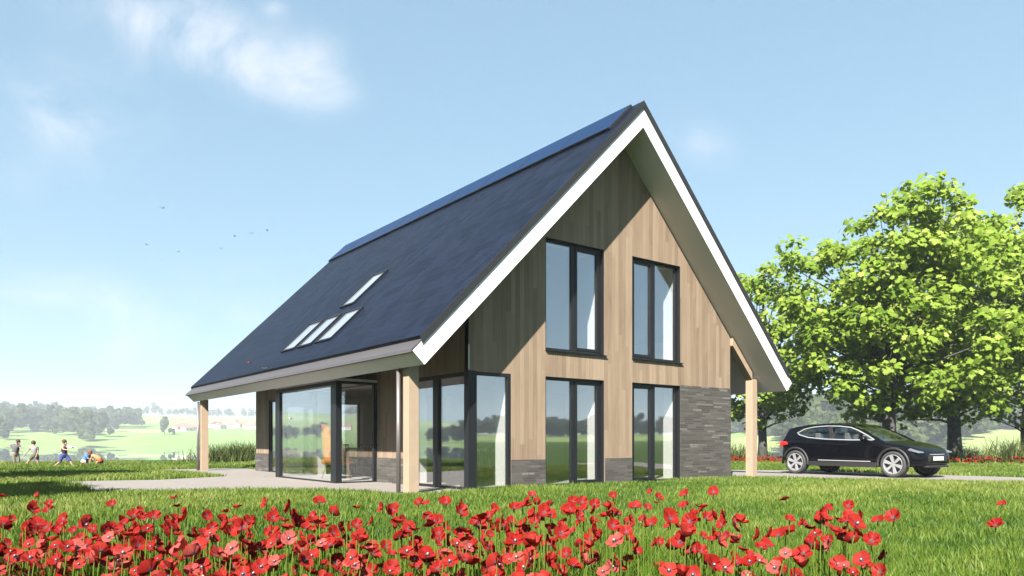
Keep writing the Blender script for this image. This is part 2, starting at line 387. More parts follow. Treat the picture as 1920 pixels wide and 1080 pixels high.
# skylights
for y0, y1, x0, x1 in ((5.50, 6.34, .13, 1.115), (4.29, 5.23, -1.02, -.2), (5.51, 6.44, -1.02, -.2), (6.64, 7.60, -1.02, -.2)):
    lo0, lo1, hi1, hi0 = roof_pt(x0, -.02), roof_pt(x0, .05), roof_pt(x1, .05), roof_pt(x1, -.02)
    mb = MB()
    for a, b in ((y0-.022, y0+.03), (y1-.03, y1+.022)): mb.prism([lo0, hi0, hi1, lo1], a, b, 'y')
    for xa, xb in ((x0-.025, x0+.02), (x1-.02, x1+.025)):
        mb.prism([roof_pt(xa, -.02), roof_pt(xb, -.02), roof_pt(xb, .047), roof_pt(xa, .047)], y0+.03, y1-.03, 'y')
    s = mb.build('skylight', M['frame'], house)
    MB().prism([roof_pt(x0+.02, .005), roof_pt(x1-.02, .005), roof_pt(x1-.02, .02), roof_pt(x0+.02, .02)], y0+.03, y1-.03, 'y').build('pane', M['skyglass'], s)

# windows --------------------------------------------------------------
def wbox(mb, flip, s0, s1, d0, d1, z0, z1):
    if flip: mb.box(d0, d1, s0, s1, z0, z1)
    else: mb.box(s0, s1, d0, d1, z0, z1)
def window(s0, s1, z0, z1, mul, sash, flip=False, base=0, sgn=1, depth=.085, sill=False):
    """frame set back by depth from the wall face; mul: mullion centre; sash: which light opens"""
    D = lambda d: base + sgn*d
    mb = MB(); fw = .085
    def bar(a, b, c, d, e0=depth, e1=depth+.075): wbox(mb, flip, a, b, min(D(e0), D(e1)), max(D(e0), D(e1)), c, d)
    bar(s0+.004, s0+fw, z0+.004, z1-.004); bar(s1-fw, s1-.004, z0+.004, z1-.004)
    bar(s0+fw, s1-fw, z1-fw+.02, z1-.004); bar(s0+fw, s1-fw, z0+.004, z0+fw-.02)
    # dark lining of the reveal
    t = .012
    bar(s0+.003, s0+t, z0, z1-.003, -.004, depth-.002); bar(s1-t, s1-.003, z0, z1-.003, -.004, depth-.002)
    bar(s0+t, s1-t, z1-t, z1-.003, -.004, depth-.002)
    zi0, zi1 = z0+fw-.02, z1-fw+.02
    if mul is not None: bar(mul-.055, mul+.055, zi0, zi1)
    lights = [(s0+fw, s1-fw)] if mul is None else [(s0+fw, mul-.055), (mul+.055, s1-fw)]
    panes = []
    for i, (a, b) in enumerate(lights):
        if sash == i:
            q = .062
            bar(a+.003, a+q, zi0+.003, zi1-.003, depth-.012, depth+.06); bar(b-q, b-.003, zi0+.003, zi1-.003, depth-.012, depth+.06)
            bar(a+q, b-q, zi1-q, zi1-.003, depth-.012, depth+.06); bar(a+q, b-q, zi0+.003, zi0+q, depth-.012, depth+.06)
            panes.append((a+q, b-q, zi0+q, zi1-q))
        else: panes.append((a, b, zi0, zi1))
    w = mb.build('window', M['frame'], house)
    for a, b, c, d in panes:
        p = MB(); wbox(p, flip, a-.004, b+.004, min(D(depth+.03), D(depth+.042)), max(D(depth+.03), D(depth+.042)), c-.004, d+.004); p.build('pane', M['glass'], w)
    if sill:
        p = MB(); wbox(p, flip, s0-.01, s1+.06, min(D(-.055), D(depth)), max(D(-.055), D(depth)), z0-.02, z0-.002); p.build('sill', M['frame'], w)
    return w
window(2.006, 3.764, .012, ZT, 2.885, 1)
window(4.706, 6.449, .012, ZT, 5.545, 0)
window(2.006, 3.764, 3.0, 5.445, 2.885, 1, sill=True)
window(4.706, 6.449, 3.0, 5.445, 5.545, 0, sill=True)
for a, b, c, d in back_ops: window(a, b, .012, d, None, None, base=YB, sgn=-1)
window(10.93, 11.56, .012, 2.35, None, None, flip=True, depth=.03)
window(1.75, 2.12, .9, ZT, None, None, True, W, -1); window(2.5, 2.72, .012, ZT, None, None, True, W, -1); window(7.0, 9.2, .9, ZT, 8.1, None, True, W, -1)
# corner window
mb = MB(); mb.box(-.012, .19, -.012, .15, .0, ZT+.012)
mb.box(.19, 1.06, 0.003, .08, ZT-.07, ZT-.002); mb.box(.19, 1.06, .003, .08, .01, .075); mb.box(.975, 1.06, .002, .08, .075, ZT-.07)
mb.box(.003, .08, .15, 2.297, ZT-.085, ZT-.002); mb.box(.003, .08, .15, 2.297, .01, .085); mb.box(.002, .085, 2.21, 2.297, .085, ZT-.085); mb.box(-.002, .085, 1.17, 1.37, .085, ZT-.085)
cw = mb.build('corner_window', M['frame'], house)
MB().box(.186, .98, .045, .057, .07, ZT-.065).build('pane', M['glass'], cw)
MB().box(.045, .057, .146, 1.18, .08, ZT-.08).build('pane', M['glass'], cw); MB().box(.045, .057, 1.36, 2.215, .08, ZT-.08).build('pane', M['glass'], cw)
# glazed bay on the terrace side
BX, BY0, BY1, BT = -1.068, 3.955, 7.95, 2.44
mb = MB(); mb.box(BX, BX+.15, BY0, BY0+.30, 0, BT); mb.box(BX, BX+.1, BY1-.30, BY1, 0, BT)
mb.box(BX+.002, BX+.08, BY0+.30, BY1-.30, BT-.085, BT-.002); mb.box(BX+.002, BX+.08, BY0+.30, BY1-.30, .0, .065)
mb.box(BX+.15, -.004, BY0+.002, BY0+.08, BT-.065, BT-.002); mb.box(BX+.15, -.004, BY0+.002, BY0+.08, 0, .06); mb.box(-.09, -.004, BY0+.004, BY0+.09, .06, BT-.065)
mb.box(BX+.1, -.004, BY1-.08, BY1-.002, BT-.065, BT-.002); mb.box(BX+.1, -.004, BY1-.08, BY1-.002, 0, .06)
bay = mb.build('bay_window', M['frame'], house)
MB().box(BX+.04, BX+.052, BY0+.295, BY1-.295, .06, BT-.08).build('pane', M['glass'], bay)
MB().box(BX+.145, -.085, BY0+.035, BY0+.047, .055, BT-.06).build('pane', M['glass'], bay)
MB().box(BX+.095, -.004, BY1-.047, BY1-.035, .055, BT-.06).build('pane', M['glass'], bay)
MB().box(BX-.01, 0-.003, BY0-.01, BY1+.01, BT+.001, BT+.06).build('bay_roof', M['white'], bay)

# veranda posts, rafters, downpipes
def rafter_poly(xa, xb, sgn):                      # under the soffit between xa and xb
    t = .25
    return [(xa, zs(xa)-.003), (xb, zs(xb)-.003), (xb, zs(xb)-t), (xa, zs(xa)-t)]
for x0, x1, ya, ra, rb in ((-1.41, -1.19, -.08, -1.41, -.003), (9.41, 9.63, -.08, 9.63, W+.016), (-1.43, -1.2, 14.05, None, None)):
    p = MB().box(x0, x1, ya, ya+.22, -.2, zs(x0 if x0 < 0 else x1) - .003).build('post', M['post'], house, bevel=.004)
    if ra is not None:
        c0, c1 = (x1+.001, rb) if x0 < 0 else (x0-.001, rb)
        MB().prism(rafter_poly(c0, c1, 1), ya+.002, ya+.218, 'y').build('rafter', M['post'], p)
for x, y in ((-1.475, .20), (-1.50, 14.20)):
    MB().tube([(x, y, -.1), (x, y, zs(x)-.01)], .042, 14).build('downpipe', M['pipe'], house, smooth=True)

# inside of the house
MB().box(.16, W-.16, .16, YB-.16, -.2, .074).build('floor_slab', M['floor'], house)
MB().box(BX+.16, .16, BY0+.09, BY1-.09, -.2, .058).build('floor_slab', M['floor'], house)
MB().box(.41, W-.41, .41, YB-.41, 2.60, 2.90).build('ceiling_slab', M['ceiling'], house)
mb = MB(); mb.box(4.35, 4.50, 3.0, 6.4, .075, 2.598); mb.box(4.5, 8.1, 6.25, 6.4, .075, 2.598); mb.box(4.9, 5.05, 8.4, 12.4, .075, 2.598); mb.prism([(.42, 2.903), (8.1, 2.903), (8.1, zs(8.1)-.02), (XR, zs(XR)-.02), (.42, zs(.42)-.02)], 4.6, 4.75, 'y')
mb.box(4.3, 4.42, .42, 4.598, 2.903, 5.6); mb.build('partition_wall', M['plaster'], house)

def thing_island():
    t = empty('kitchen_island', (3.05, 3.6, .074), 0, 'dark kitchen island with overhanging worktop seen through the corner window', 'kitchen island')
    MB().box(-.95, 1.0, -.35, .45, 0, .86).build('cabinet', M['dark'], t)
    MB().box(-1.15, 1.15, -.5, .5, .862, .91).build('worktop', M['black'], t, bevel=.004)
    MB().tube([(.2, .15, .91), (.2, .15, 1.2), (.2, .1, 1.27), (.2, -.02, 1.27), (.2, -.05, 1.2)], .014, 8).build('tap', M['steel'], t, smooth=True)
thing_island()
def stool():
    t = empty('bar_stool', (1.6, 2.85, .02), 0)
    MB().lathe([(0, .70), (.17, .70), (.18, .72), (.18, .745), (.16, .76), (0, .76)], n=20).build('seat', M['white'], t, smooth=True)
    for sx in (-1, 1):
        for sy in (-1, 1): MB().tube([(sx*.11, sy*.11, .70), (sx*.2, sy*.2, 0)], .013, 8).build('leg', M['steel'], t, smooth=True)
    q = .166
    MB().tube([(q, q, .24), (-q, q, .24), (-q, -q, .24), (q, -q, .24), (q, q, .24)], .01, 6).build('footrest', M['steel'], t)
    return t
s0 = stool()
for i, x in enumerate((2.2, 2.72, 3.24)):
    o = s0 if i == 0 else copy_tree(s0)
    o.location = (x, 2.72, .074)
    tag(o, ['bar stool with thin pale legs nearest the corner window post', 'middle bar stool with thin pale legs at the kitchen island', 'bar stool with thin pale legs nearest the white window jamb'][i], 'bar stool', 'bar stools at the kitchen island')
def dining():
    t = empty('dining_table', (2.1, 8.2, .074), 0, 'long dark dining table with pale top seen through the glass bay', 'dining table')
    MB().box(-1.2, 1.2, -.5, .5, .71, .75).build('tabletop', M['oak'], t, bevel=.004)
    for sx in (-1, 1):
        for sy in (-1, 1): MB().box(sx*1.1-.03, sx*1.1+.03, sy*.42-.03, sy*.42+.03, 0, .708).build('leg', M['dark'], t)
    c = empty('dining_chair', (0, 0, .02))
    MB().box(-.22, .22, -.22, .22, .43, .47).build('seat', M['dark'], c, bevel=.01)
    mbk = MB()
    for x in (-.19, -.095, 0, .095, .19): mbk.tube([(x, -.2, .47), (x, -.25, .84)], .012, 6)
    mbk.tube([(-.21, -.25, .84), (.21, -.25, .84)], .02, 8); mbk.build('backrest', M['dark'], c)
    for sx in (-1, 1):
        for sy in (-1, 1): MB().tube([(sx*.19, sy*.19, .43), (sx*.21, sy*.21, 0)], .015, 6).build('leg', M['dark'], c)
    sp = [(1.3, 7.45, 0), (2.0, 7.45, 0), (2.75, 7.45, 0), (1.5, 8.95, PI), (2.5, 8.95, PI), (.6, 8.2, -PI/2)]
    lb = ['dark spindle-back chair at the near left end of the dining table', 'dark spindle-back chair in the middle of the near side of the dining table', 'dark spindle-back chair at the near right of the dining table',
          'dark spindle-back chair on the far left side of the dining table', 'dark spindle-back chair on the far right side of the dining table', 'dark spindle-back chair at the head of the dining table beside the bay']
    for i, (x, y, a) in enumerate(sp):
        o = c if i == 0 else copy_tree(c)
        o.location = (x, y, .074); o.rotation_euler = (0, 0, a); tag(o, lb[i], 'chair', 'chairs around the dining table')
dining()
def wing_chair():
    t = empty('armchair', (-.24, 5.76, .058), R(-60), 'orange high-backed armchair with pale wooden legs behind the bay glass', 'armchair')
    rows = []
    for i in range(13):
        z = .38 + i*.083; a = i/12
        wv = .27 + .05*math.sin(a*PI) - .05*a; rows.append([(wv*math.sin(q)*1.0, -.30 - .10*a*a - .02 + .30*(1-math.cos(q))*(1.0-.35*a), z + .03*math.cos(q)) for q in np.linspace(-1.35, 1.35, 11)])
    b = MB().grid(rows).build('backrest', M['orange'], t, smooth=True); so = b.modifiers.new('Solid', 'SOLIDIFY'); so.thickness = .07; so.offset = 0
    MB().box(-.29, .29, -.28, .32, .36, .50).build('seat', M['orange'], t, bevel=.04)
    for sx in (-1, 1):
        for sy in (-1, 1): MB().tube([(sx*.2, sy*.2, .36), (sx*.27, sy*.27, 0)], [.025, .016], 8).build('leg', M['oak'], t, smooth=True)
wing_chair()

# ------------------------------------------------------------------ TERRAIN
def sst(a, b, x): t = np.clip((x-a)/(b-a), 0, 1); return t*t*(3-2*t)
def terrain(x, y):
    dx, dy = x-CX, y-CY; dep = dx*FW[0]+dy*FW[1]; rr = dx*RT[0]+dy*RT[1]
    r = np.hypot(dx, dy); ph = np.degrees(np.arctan2(rr, dep)); ap = np.abs(ph)
    lake = 1 - sst(58, 85, ap)
    edge = np.interp(ph, [-60, -38, -30, -20, -8, 8, 17, 25, 36, 60], [38, 42, 41, 40, 41, 46, 43, 42, 42, 40])
    near = .022*np.sin(x*.55+1.3)*np.sin(y*.47+.4)*sst(2, 9, r)*0.8
    bed = -2.2*sst(0, 22, r-edge)
    shore = np.interp(ph, [-60, -20, -5, 12, 20, 60], [430, 430, 430, 300, 240, 230])
    d = np.maximum(r/1.6-shore, 0)
    left = .072*d - .000017*d*d*sst(0, 800, d)
    left = np.where(d > 1000, .072*1000-17+.0*(d-1000), left)
    right = .085*d*d/(d+45) - .00004*np.minimum(d, 800)**2
    mixr = sst(2, 16, ph)
    far = (1-mixr)*left + mixr*right
    und = 1.6*np.sin(x*.013+y*.008)*np.sin(y*.011-x*.005)*sst(20, 260, d) + 2.5*np.sin(x*.004-y*.0025+1)*sst(0, 400, d)
    lakeside = near*(1-sst(0, 10, r-edge)) + bed + sst(-6, 6, r/1.6-shore)*2.0 + 1.6*(far + und)
    bk = np.maximum(r-70, 0); back = near*(1-sst(10, 40, r-edge)) + .012*bk + 1.2*np.sin(x*.03)*np.sin(y*.027)*sst(0, 60, bk)
    return lake*lakeside + (1-lake)*back
def zg(x, y): return float(terrain(np.array([x], float), np.array([y], float))[0])

rad = np.concatenate([[0], np.geomspace(1.2, 1460, 170)]); th = np.linspace(0, 2*PI, 420, endpoint=False)
RR, TT = np.meshgrid(rad[1:], th, indexing='ij'); gx = CX + RR*np.cos(TT); gy = CY + RR*np.sin(TT); gz = terrain(gx, gy)
vs = np.concatenate([[[CX, CY, 0]], np.stack([gx, gy, gz], -1).reshape(-1, 3)])
nr, na = RR.shape; i = np.arange(nr-1)[:, None]; k = np.arange(na)[None, :]; k2 = (k+1) % na
q = np.stack([1+i*na+k, 1+(i+1)*na+k, 1+(i+1)*na+k2, 1+i*na+k2], -1).reshape(-1, 4)
kk = np.arange(na); tri = np.stack([np.zeros(na, int), 1+kk, 1+(kk+1) % na], -1)
loops = np.concatenate([q.ravel(), tri.ravel()]); tot = np.concatenate([np.full(len(q), 4), np.full(na, 3)]); st = np.concatenate([[0], np.cumsum(tot)[:-1]])
def ground_mat():
    m, nt, out = mat('meadow_ground'); b = N(nt, 'ShaderNodeBsdfPrincipled', i_Roughness=.95); b.inputs['Specular IOR Level'].default_value = .1
    g = N(nt, 'ShaderNodeNewGeometry'); cam = N(nt, 'ShaderNodeVectorMath', operation='DISTANCE'); L(nt, g.outputs['Position'], cam.inputs[0]); cam.inputs[1].default_value = (CX, CY, 0)
    nz = N(nt, 'ShaderNodeTexNoise', i_Scale=1.7, i_Detail=7, i_Roughness=.7); L(nt, g.outputs['Position'], nz.inputs['Vector'])
    lawn = ramp(nt, nz.outputs[0], [(.3, (.035, .065, .012)), (.7, (.075, .12, .022))])
    vo = N(nt, 'ShaderNodeTexVoronoi', i_Scale=.0053); 
    nw = N(nt, 'ShaderNodeTexNoise', i_Scale=.01); L(nt, g.outputs['Position'], nw.inputs['Vector'])
    mp = N(nt, 'ShaderNodeVectorMath', operation='MULTIPLY_ADD'); L(nt, nw.outputs['Color'], mp.inputs[0]); mp.inputs[1].default_value = (60, 60, 0); L(nt, g.outputs['Position'], mp.inputs[2])
    L(nt, mp.outputs[0], vo.inputs['Vector'])
    sp = N(nt, 'ShaderNodeSeparateColor'); L(nt, vo.outputs['Color'], sp.inputs[0])
    n2 = N(nt, 'ShaderNodeTexNoise', i_Scale=.12, i_Detail=5); L(nt, g.outputs['Position'], n2.inputs['Vector'])
    f = math_(nt, 'ADD', math_(nt, 'MULTIPLY', sp.outputs[0], .7), math_(nt, 'MULTIPLY', n2.outputs[0], .3))
    field = ramp(nt, f, [(.15, (0.12, 0.225, 0.0375)), (.5, (0.18, 0.27, 0.0675)), (.75, (0.225, 0.3, 0.09)), (.95, (0.3, 0.3, 0.15))])
    t = N(nt, 'ShaderNodeMapRange'); L(nt, cam.outputs['Value'], t.inputs[0]); t.inputs[1].default_value = 120; t.inputs[2].default_value = 220
    mx = N(nt, 'ShaderNodeMix', data_type='RGBA'); L(nt, t.outputs[0], mx.inputs[0]); L(nt, lawn, mx.inputs[6]); L(nt, field, mx.inputs[7]); L(nt, mx.outputs[2], b.inputs['Base Color'])
    L(nt, b.outputs[0], out.inputs[0]); return m
go = np_mesh('ground', vs, loops, st, tot, ground_mat(), smooth=True); tag(go, kind='structure')
# water
def water_mat():
    m, nt, out = mat('still_lake_water'); b = N(nt, 'ShaderNodeBsdfPrincipled', i_Roughness=.01); b.inputs['Base Color'].default_value = (.03, .05, .06, 1); b.inputs['IOR'].default_value = 1.33
    b.inputs['Specular IOR Level'].default_value = 1.0
    g = N(nt, 'ShaderNodeNewGeometry'); nz = N(nt, 'ShaderNodeTexNoise', i_Scale=.12, i_Detail=3); L(nt, g.outputs['Position'], nz.inputs['Vector'])
    bp = N(nt, 'ShaderNodeBump', i_Strength=.02, i_Distance=.02); L(nt, nz.outputs[0], bp.inputs['Height']); L(nt, bp.outputs[0], b.inputs['Normal'])
    L(nt, b.outputs[0], out.inputs[0]); return m
WZ = -.35; mb = MB(); pts = []
for a in np.linspace(-66, 66, 45):
    t = R(a); pts.append((t, 36/ max(.3, math.cos(t*.8)), 820))
rows = [[(CX+FW[0]*r*math.cos(t)+RT[0]*r*math.sin(t), CY+FW[1]*r*math.cos(t)+RT[1]*r*math.sin(t), WZ) for (t, r0, r1) in pts for r in [r0+(r1-r0)*j/12]] for j in range(13)]
tag(mb.grid(rows).build('water', water_mat(), None), kind='structure')
# paving
def sheet(name, poly, z, m):
    tag(MB().prism(poly, -.12, z, 'z').build(name, m), kind='structure')
TER = [(-1.75, -.3), (.4, -.3), (.4, 15.7), (-2.7, 15.7), (-2.35, 12), (-2.2, 10.6), (-1.95, 9.3), (-3.96, 8.3), (-5.3, 8.7), (-6.2, 8.6), (-6.0, 4.2), (-5.6, 3.8), (-4.9, 3.45), (-4.0, 3.1), (-3.15, 2.54), (-2.27, 1.9), (-1.85, .9)]
DRV = [(8.3, .35), (9.0, -.35), (9.8, -1.6), (10.4, -3.1), (11.2, -4.3), (11.75, -5.6), (12.8, -8), (14.5, -12.5), (18, -12), (16, -7.5), (15.1, -5), (14.9, -2), (14.9, 1.6), (13.6, 3.4), (8.3, 3.4)]
sheet('terrace', TER, .032, M['pave']); sheet('driveway', DRV, .032, M['pave'])
def inside(px, py, poly):
    c = np.zeros(px.shape, bool); n = len(poly)
    for i in range(n):
        x1, y1 = poly[i]; x2, y2 = poly[(i+1) % n]
        if y1 == y2: continue
        c ^= ((y1 > py) != (y2 > py)) & (px < (x2-x1)*(py-y1)/(y2-y1)+x1)
    return c

# ------------------------------------------------------------------ GRASS
def vnoise(x, y, s, seed=0):
    xi = np.floor(x/s).astype(int); yi = np.floor(y/s).astype(int); fx = x/s-xi; fy = y/s-yi
    fx = fx*fx*(3-2*fx); fy = fy*fy*(3-2*fy)
    def h(a, b): return ((np.sin(a*127.1+b*311.7+seed*74.7)*43758.5453) % 1.0)
    return (h(xi, yi)*(1-fx)+h(xi+1, yi)*fx)*(1-fy)+(h(xi, yi+1)*(1-fx)+h(xi+1, yi+1)*fx)*fy
def blades(x, y, z, h, w, lean, tint, az=None):
    n = len(x); az = RNG.uniform(0, 2*PI, n) if az is None else az; fa = RNG.uniform(0, 2*PI, n)
    cx, sx = np.cos(fa)*w/2, np.sin(fa)*w/2; lx, ly = np.cos(az)*lean, np.sin(az)*lean
    v = np.empty((n, 5, 3), np.float32)
    v[:, 0] = np.stack([x-cx, y-sx, z-.02], -1); v[:, 1] = np.stack([x+cx, y+sx, z-.02], -1)
    mx, my, mz = x+lx*.32, y+ly*.32, z+h*.58
    v[:, 2] = np.stack([mx+cx*.75, my+sx*.75, mz], -1); v[:, 3] = np.stack([mx-cx*.75, my-sx*.75, mz], -1)
    v[:, 4] = np.stack([x+lx, y+ly, z+h], -1)
    b = np.arange(n)[:, None]*5
    lp = np.concatenate([b+np.array([[0, 1, 2, 3]]), b+np.array([[3, 2, 4]])], 1).ravel()
    tt = np.tile([4, 3], n); st = np.concatenate([[0], np.cumsum(tt)[:-1]])
    return v.reshape(-1, 3), lp, st, tt, np.repeat(tint, 5)
NG = 520000
dd = 1.9 + 40*RNG.random(NG)**1.15; pp = RNG.uniform(R(-43), R(43), NG)
bx = CX + FW[0]*dd*np.cos(pp) + RT[0]*dd*np.sin(pp); by = CY + FW[1]*dd*np.cos(pp) + RT[1]*dd*np.sin(pp)
HS = [(-1.1, -.02), (W+.02, -.02), (W+.02, YB), (-1.1, YB)]
HS = [(-.03, -.03), (W+.03, -.03), (W+.03, YB+.03), (-.03, YB+.03)]
jx = bx + RNG.normal(0, .05, NG); jy = by + RNG.normal(0, .05, NG)
edge_ok = ~(inside(jx, jy, TER) | inside(jx, jy, DRV) | inside(bx, by, HS))
bx, by, dd = bx[edge_ok], by[edge_ok], dd[edge_ok]; n = len(bx)
n1 = vnoise(bx, by, 2.3, 1); n2 = vnoise(bx, by, .55, 2); n3 = vnoise(bx, by, .16, 3)
n4 = vnoise(bx, by, 5.5, 4); patch = np.clip(1.7*(.34*n4+.3*n1+.25*n2+.2*n3)-.42, 0, 1)
shadowtuft = sst(.0, 1.2, 1.0-np.hypot((bx+6.2)/1.9, (by-5.2)/1.5)) + sst(0, 1.2, 1.0-np.hypot((bx+6.0)/3, (by-15)/3.0))*.6
hh = (.03 + .10*patch + .05*RNG.random(n))*(1+.9*shadowtuft)
ww = .0045 + .0010*dd*RNG.uniform(.6, 1.4, n)
tint = np.clip(.62*patch + .42*RNG.random(n), 0, 1)
GR = leafy('lawn_blade', [(.08, (.024, .060, .009)), (.38, (.075, .142, .017)), (.7, (.165, .225, .036)), (.95, (.28, .29, .09))], trans=.35, tcol=(1.1, 1.1, .6), spec=.012)
g = np_mesh('grass', *blades(bx, by, terrain(bx, by), hh, ww, RNG.uniform(.1, .7, n)*hh, tint)[:4], GR, tint=np.repeat(tint, 5)); tag(g, 'short bright green lawn grass around the house', 'grass', kind='stuff')

# ------------------------------------------------------------------ POPPIES
def petal_mat():
    m, nt, out = mat('poppy_petal'); tc = N(nt, 'ShaderNodeTexCoord'); oi = N(nt, 'ShaderNodeObjectInfo')
    nz = N(nt, 'ShaderNodeTexNoise', i_Scale=60, i_Detail=3); L(nt, tc.outputs['Object'], nz.inputs['Vector'])
    f = math_(nt, 'ADD', math_(nt, 'MULTIPLY', nz.outputs[0], .35), math_(nt, 'MULTIPLY', oi.outputs['Random'], .65))
    c = ramp(nt, f, [(.15, (.24, .010, .008)), (.5, (.31, .034, .026)), (.9, (.39, .10, .085))])
    d = N(nt, 'ShaderNodeBsdfDiffuse'); t = N(nt, 'ShaderNodeBsdfTranslucent'); L(nt, c, d.inputs[0]); t.inputs[0].default_value = (.20, .012, .007, 1)
    mx = N(nt, 'ShaderNodeMixShader'); mx.inputs[0].default_value = .3; L(nt, d.outputs[0], mx.inputs[1]); L(nt, t.outputs[0], mx.inputs[2])
    gl = N(nt, 'ShaderNodeBsdfGlossy'); gl.inputs['Roughness'].default_value = .45; m2 = N(nt, 'ShaderNodeMixShader'); m2.inputs[0].default_value = .003
    L(nt, mx.outputs[0], m2.inputs[1]); L(nt, gl.outputs[0], m2.inputs[2]); L(nt, m2.outputs[0], out.inputs[0]); return m
M['petal'] = petal_mat(); M['blotch'] = simple('poppy_blotch', (.07, .012, .03), .7); M['stamen'] = simple('poppy_stamen', (.022, .014, .03), .8)
M['pistil'] = simple('poppy_pistil', (.34, .34, .30), .7); M['stem'] = leafy('poppy_stem', [(0, (.08, .14, .02)), (1, (.16, .21, .04))], trans=.25, attr=False)
def flower_geo(seed, Rf=.055, cup=.5):
    rnd = random.Random(seed); V = []; Fc = []; Mi = []
    npet = rnd.choice([4, 4, 5])
    for p in range(npet):
        a0 = 2*PI*p/npet + rnd.uniform(-.18, .18); span = 2*PI/npet*rnd.uniform(1.3, 1.7); rp = Rf*rnd.uniform(.85, 1.12); c = cup*rnd.uniform(.6, 1.4) + (.12 if p % 2 else 0)
        tw = rnd.uniform(-.3, .3); phs = rnd.uniform(0, 6); b = len(V); nr, na = 5, 8
        for i in range(nr):
            t = .10 + .90*i/(nr-1)
            for j in range(na):
                s = j/(na-1)*2-1
                rr = rp*t*(1-.22*abs(s)**4 + .03*math.sin(s*7+phs)*t)
                an = a0 + s*span/2*(.55+.45*min(1, t*1.6))
                z = rp*(c*t**1.5 + .12*t*t*math.sin(s*4+phs) + tw*.3*s*t + (.02 if p % 2 else 0))
                V.append((rr*math.cos(an), rr*math.sin(an), z))
        for i in range(nr-1):
            for j in range(na-1):
                Fc.append((b+i*na+j, b+i*na+j+1, b+(i+1)*na+j+1, b+(i+1)*na+j)); Mi.append(1 if i == 0 else 0)
    return V, Fc, Mi
def poppy_meshes(seed, cup):
    V, Fc, Mi = flower_geo(seed, .036, cup); me = bpy.data.meshes.new('flower'); me.from_pydata(V, [], Fc); me.polygons.foreach_set('material_index', Mi); me.polygons.foreach_set('use_smooth', [True]*len(Fc))
    me.materials.append(M['petal']); me.materials.append(M['blotch'])
    mb = MB(); mb.ball((0, 0, .008), (.004, .004, .006), 8, 6, 1)
    rnd = random.Random(seed+50)
    for k in range(14):
        a = 2*PI*k/14; r = rnd.uniform(.005, .0085); mb.tube([(0, 0, .002), (r*math.cos(a), r*math.sin(a), rnd.uniform(.004, .009))], [.0006, .0012], 4)
    c = bpy.data.meshes.new('flower_centre'); c.from_pydata(mb.v, [], mb.f); c.polygons.foreach_set('material_index', mb.m); c.materials.append(M['stamen']); c.materials.append(M['pistil'])
    return me, c
FL = [poppy_meshes(100+i, c) for i, c in enumerate((.15, .35, .55, .8, .25, .45, .1, 1.0))]
STEMS = []
for i in range(5):
    rnd = random.Random(i+7); bxx, byy = rnd.uniform(-.06, .06), rnd.uniform(-.06, .06)
    mb = MB(); mb.tube([(bxx, byy, -.03), (bxx*.7+.012, byy*.7, .35), (bxx*.3-.008, byy*.3+.008, .75), (0, 0, 1.0)], .0030, 5, cap=False)
    me = bpy.data.meshes.new('stem'); me.from_pydata(mb.v, [], mb.f); me.polygons.foreach_set('use_smooth', [True]*len(mb.f)); me.materials.append(M['stem']); STEMS.append(me)
pr = random.Random(21); heads = []
def dens(u, v):
    if v < 940: return .12 if 820 < u < 1330 else .03 if u < 1500 else 0
    if u < 700: return np.interp(v, [940, 965, 985, 1010, 1090], [.08, .35, .75, 1, .95])
    if u < 1000: return np.interp(v, [940, 960, 985, 1090], [.35, .55, .8, .75])
    if u < 1330: return np.interp(v, [940, 955, 985, 1030, 1090], [.45, .6, .6, .4, .22])
    if u < 1520: return np.interp(v, [940, 960, 1000, 1040, 1090], [.2, .3, .42, .28, .16])
    if u < 1620: return np.interp(v, [940, 960, 1000, 1040, 1090], [.05, .5, .5, .15, .05])
    if u < 1720: return .06
    return 0.004
tries = 0
while len(heads) < 980 and tries < 90000:
    tries += 1; u = pr.uniform(-120, 1900); v = pr.uniform(922, 1125)
    if pr.random() > dens(u, v): continue
    zm = np.interp(v, [935, 1085], [.60, .33]); z = zm + pr.uniform(-.09, .09); dep = (1-z)*F/(v-YH); x, y = ground(u, dep)
    if any((x-a)**2+(y-b)**2 < (.045)**2 for a, b, *_ in heads): continue
    heads.append((x, y, z, dep, u, v))
heads.sort(key=lambda q: q[3])
ang_sun = math.atan2(-.6966, -1)
GL = {}
def poppy_label(u, v, face, big):
    reg = ('left of the path' if u < 480 else 'below the glass bay' if u < 760 else 'below the corner window' if u < 1010 else 'below the gable windows' if u < 1330 else 'left of the car' if u < 1540 else 'on the lawn below the car')
    fc = ['wide open red poppy with dark centre', 'red poppy in side profile', 'half closed cupped red poppy', 'red poppy seen from the back'][face]
    row = 'front row' if v > 1035 else 'middle rows' if v > 975 else 'back row'
    return f'{fc}, {row} {reg}', f'{fc}, {row} {reg}'
def place_head(i, x, y, z, u, v):
    face = pr.choices([0, 1, 2, 3], [.5, .22, .2, .08])[0]
    fi = pr.choice([0, 1, 4, 6] if face == 0 else [1, 2, 5] if face == 1 else [3, 7, 2] if face == 2 else [1, 2])
    ac = math.atan2(CY-y, CX-x)                    # towards the lens
    tilt = R({0: pr.uniform(25, 60), 1: pr.uniform(60, 85), 2: pr.uniform(0, 25), 3: pr.uniform(50, 80)}[face])
    az = {0: ac + pr.uniform(-.9, .9), 1: ac + pr.choice([-1, 1])*pr.uniform(1.1, 1.7), 2: pr.uniform(0, 6.28), 3: ac + PI + pr.uniform(-.6, .6)}[face]
    d = Vector((math.sin(tilt)*math.cos(az), math.sin(tilt)*math.sin(az), math.cos(tilt)))
    return face, fi, d.to_track_quat('Z', 'Y'), pr.uniform(.7, 1.35)
stuff = MB(); 
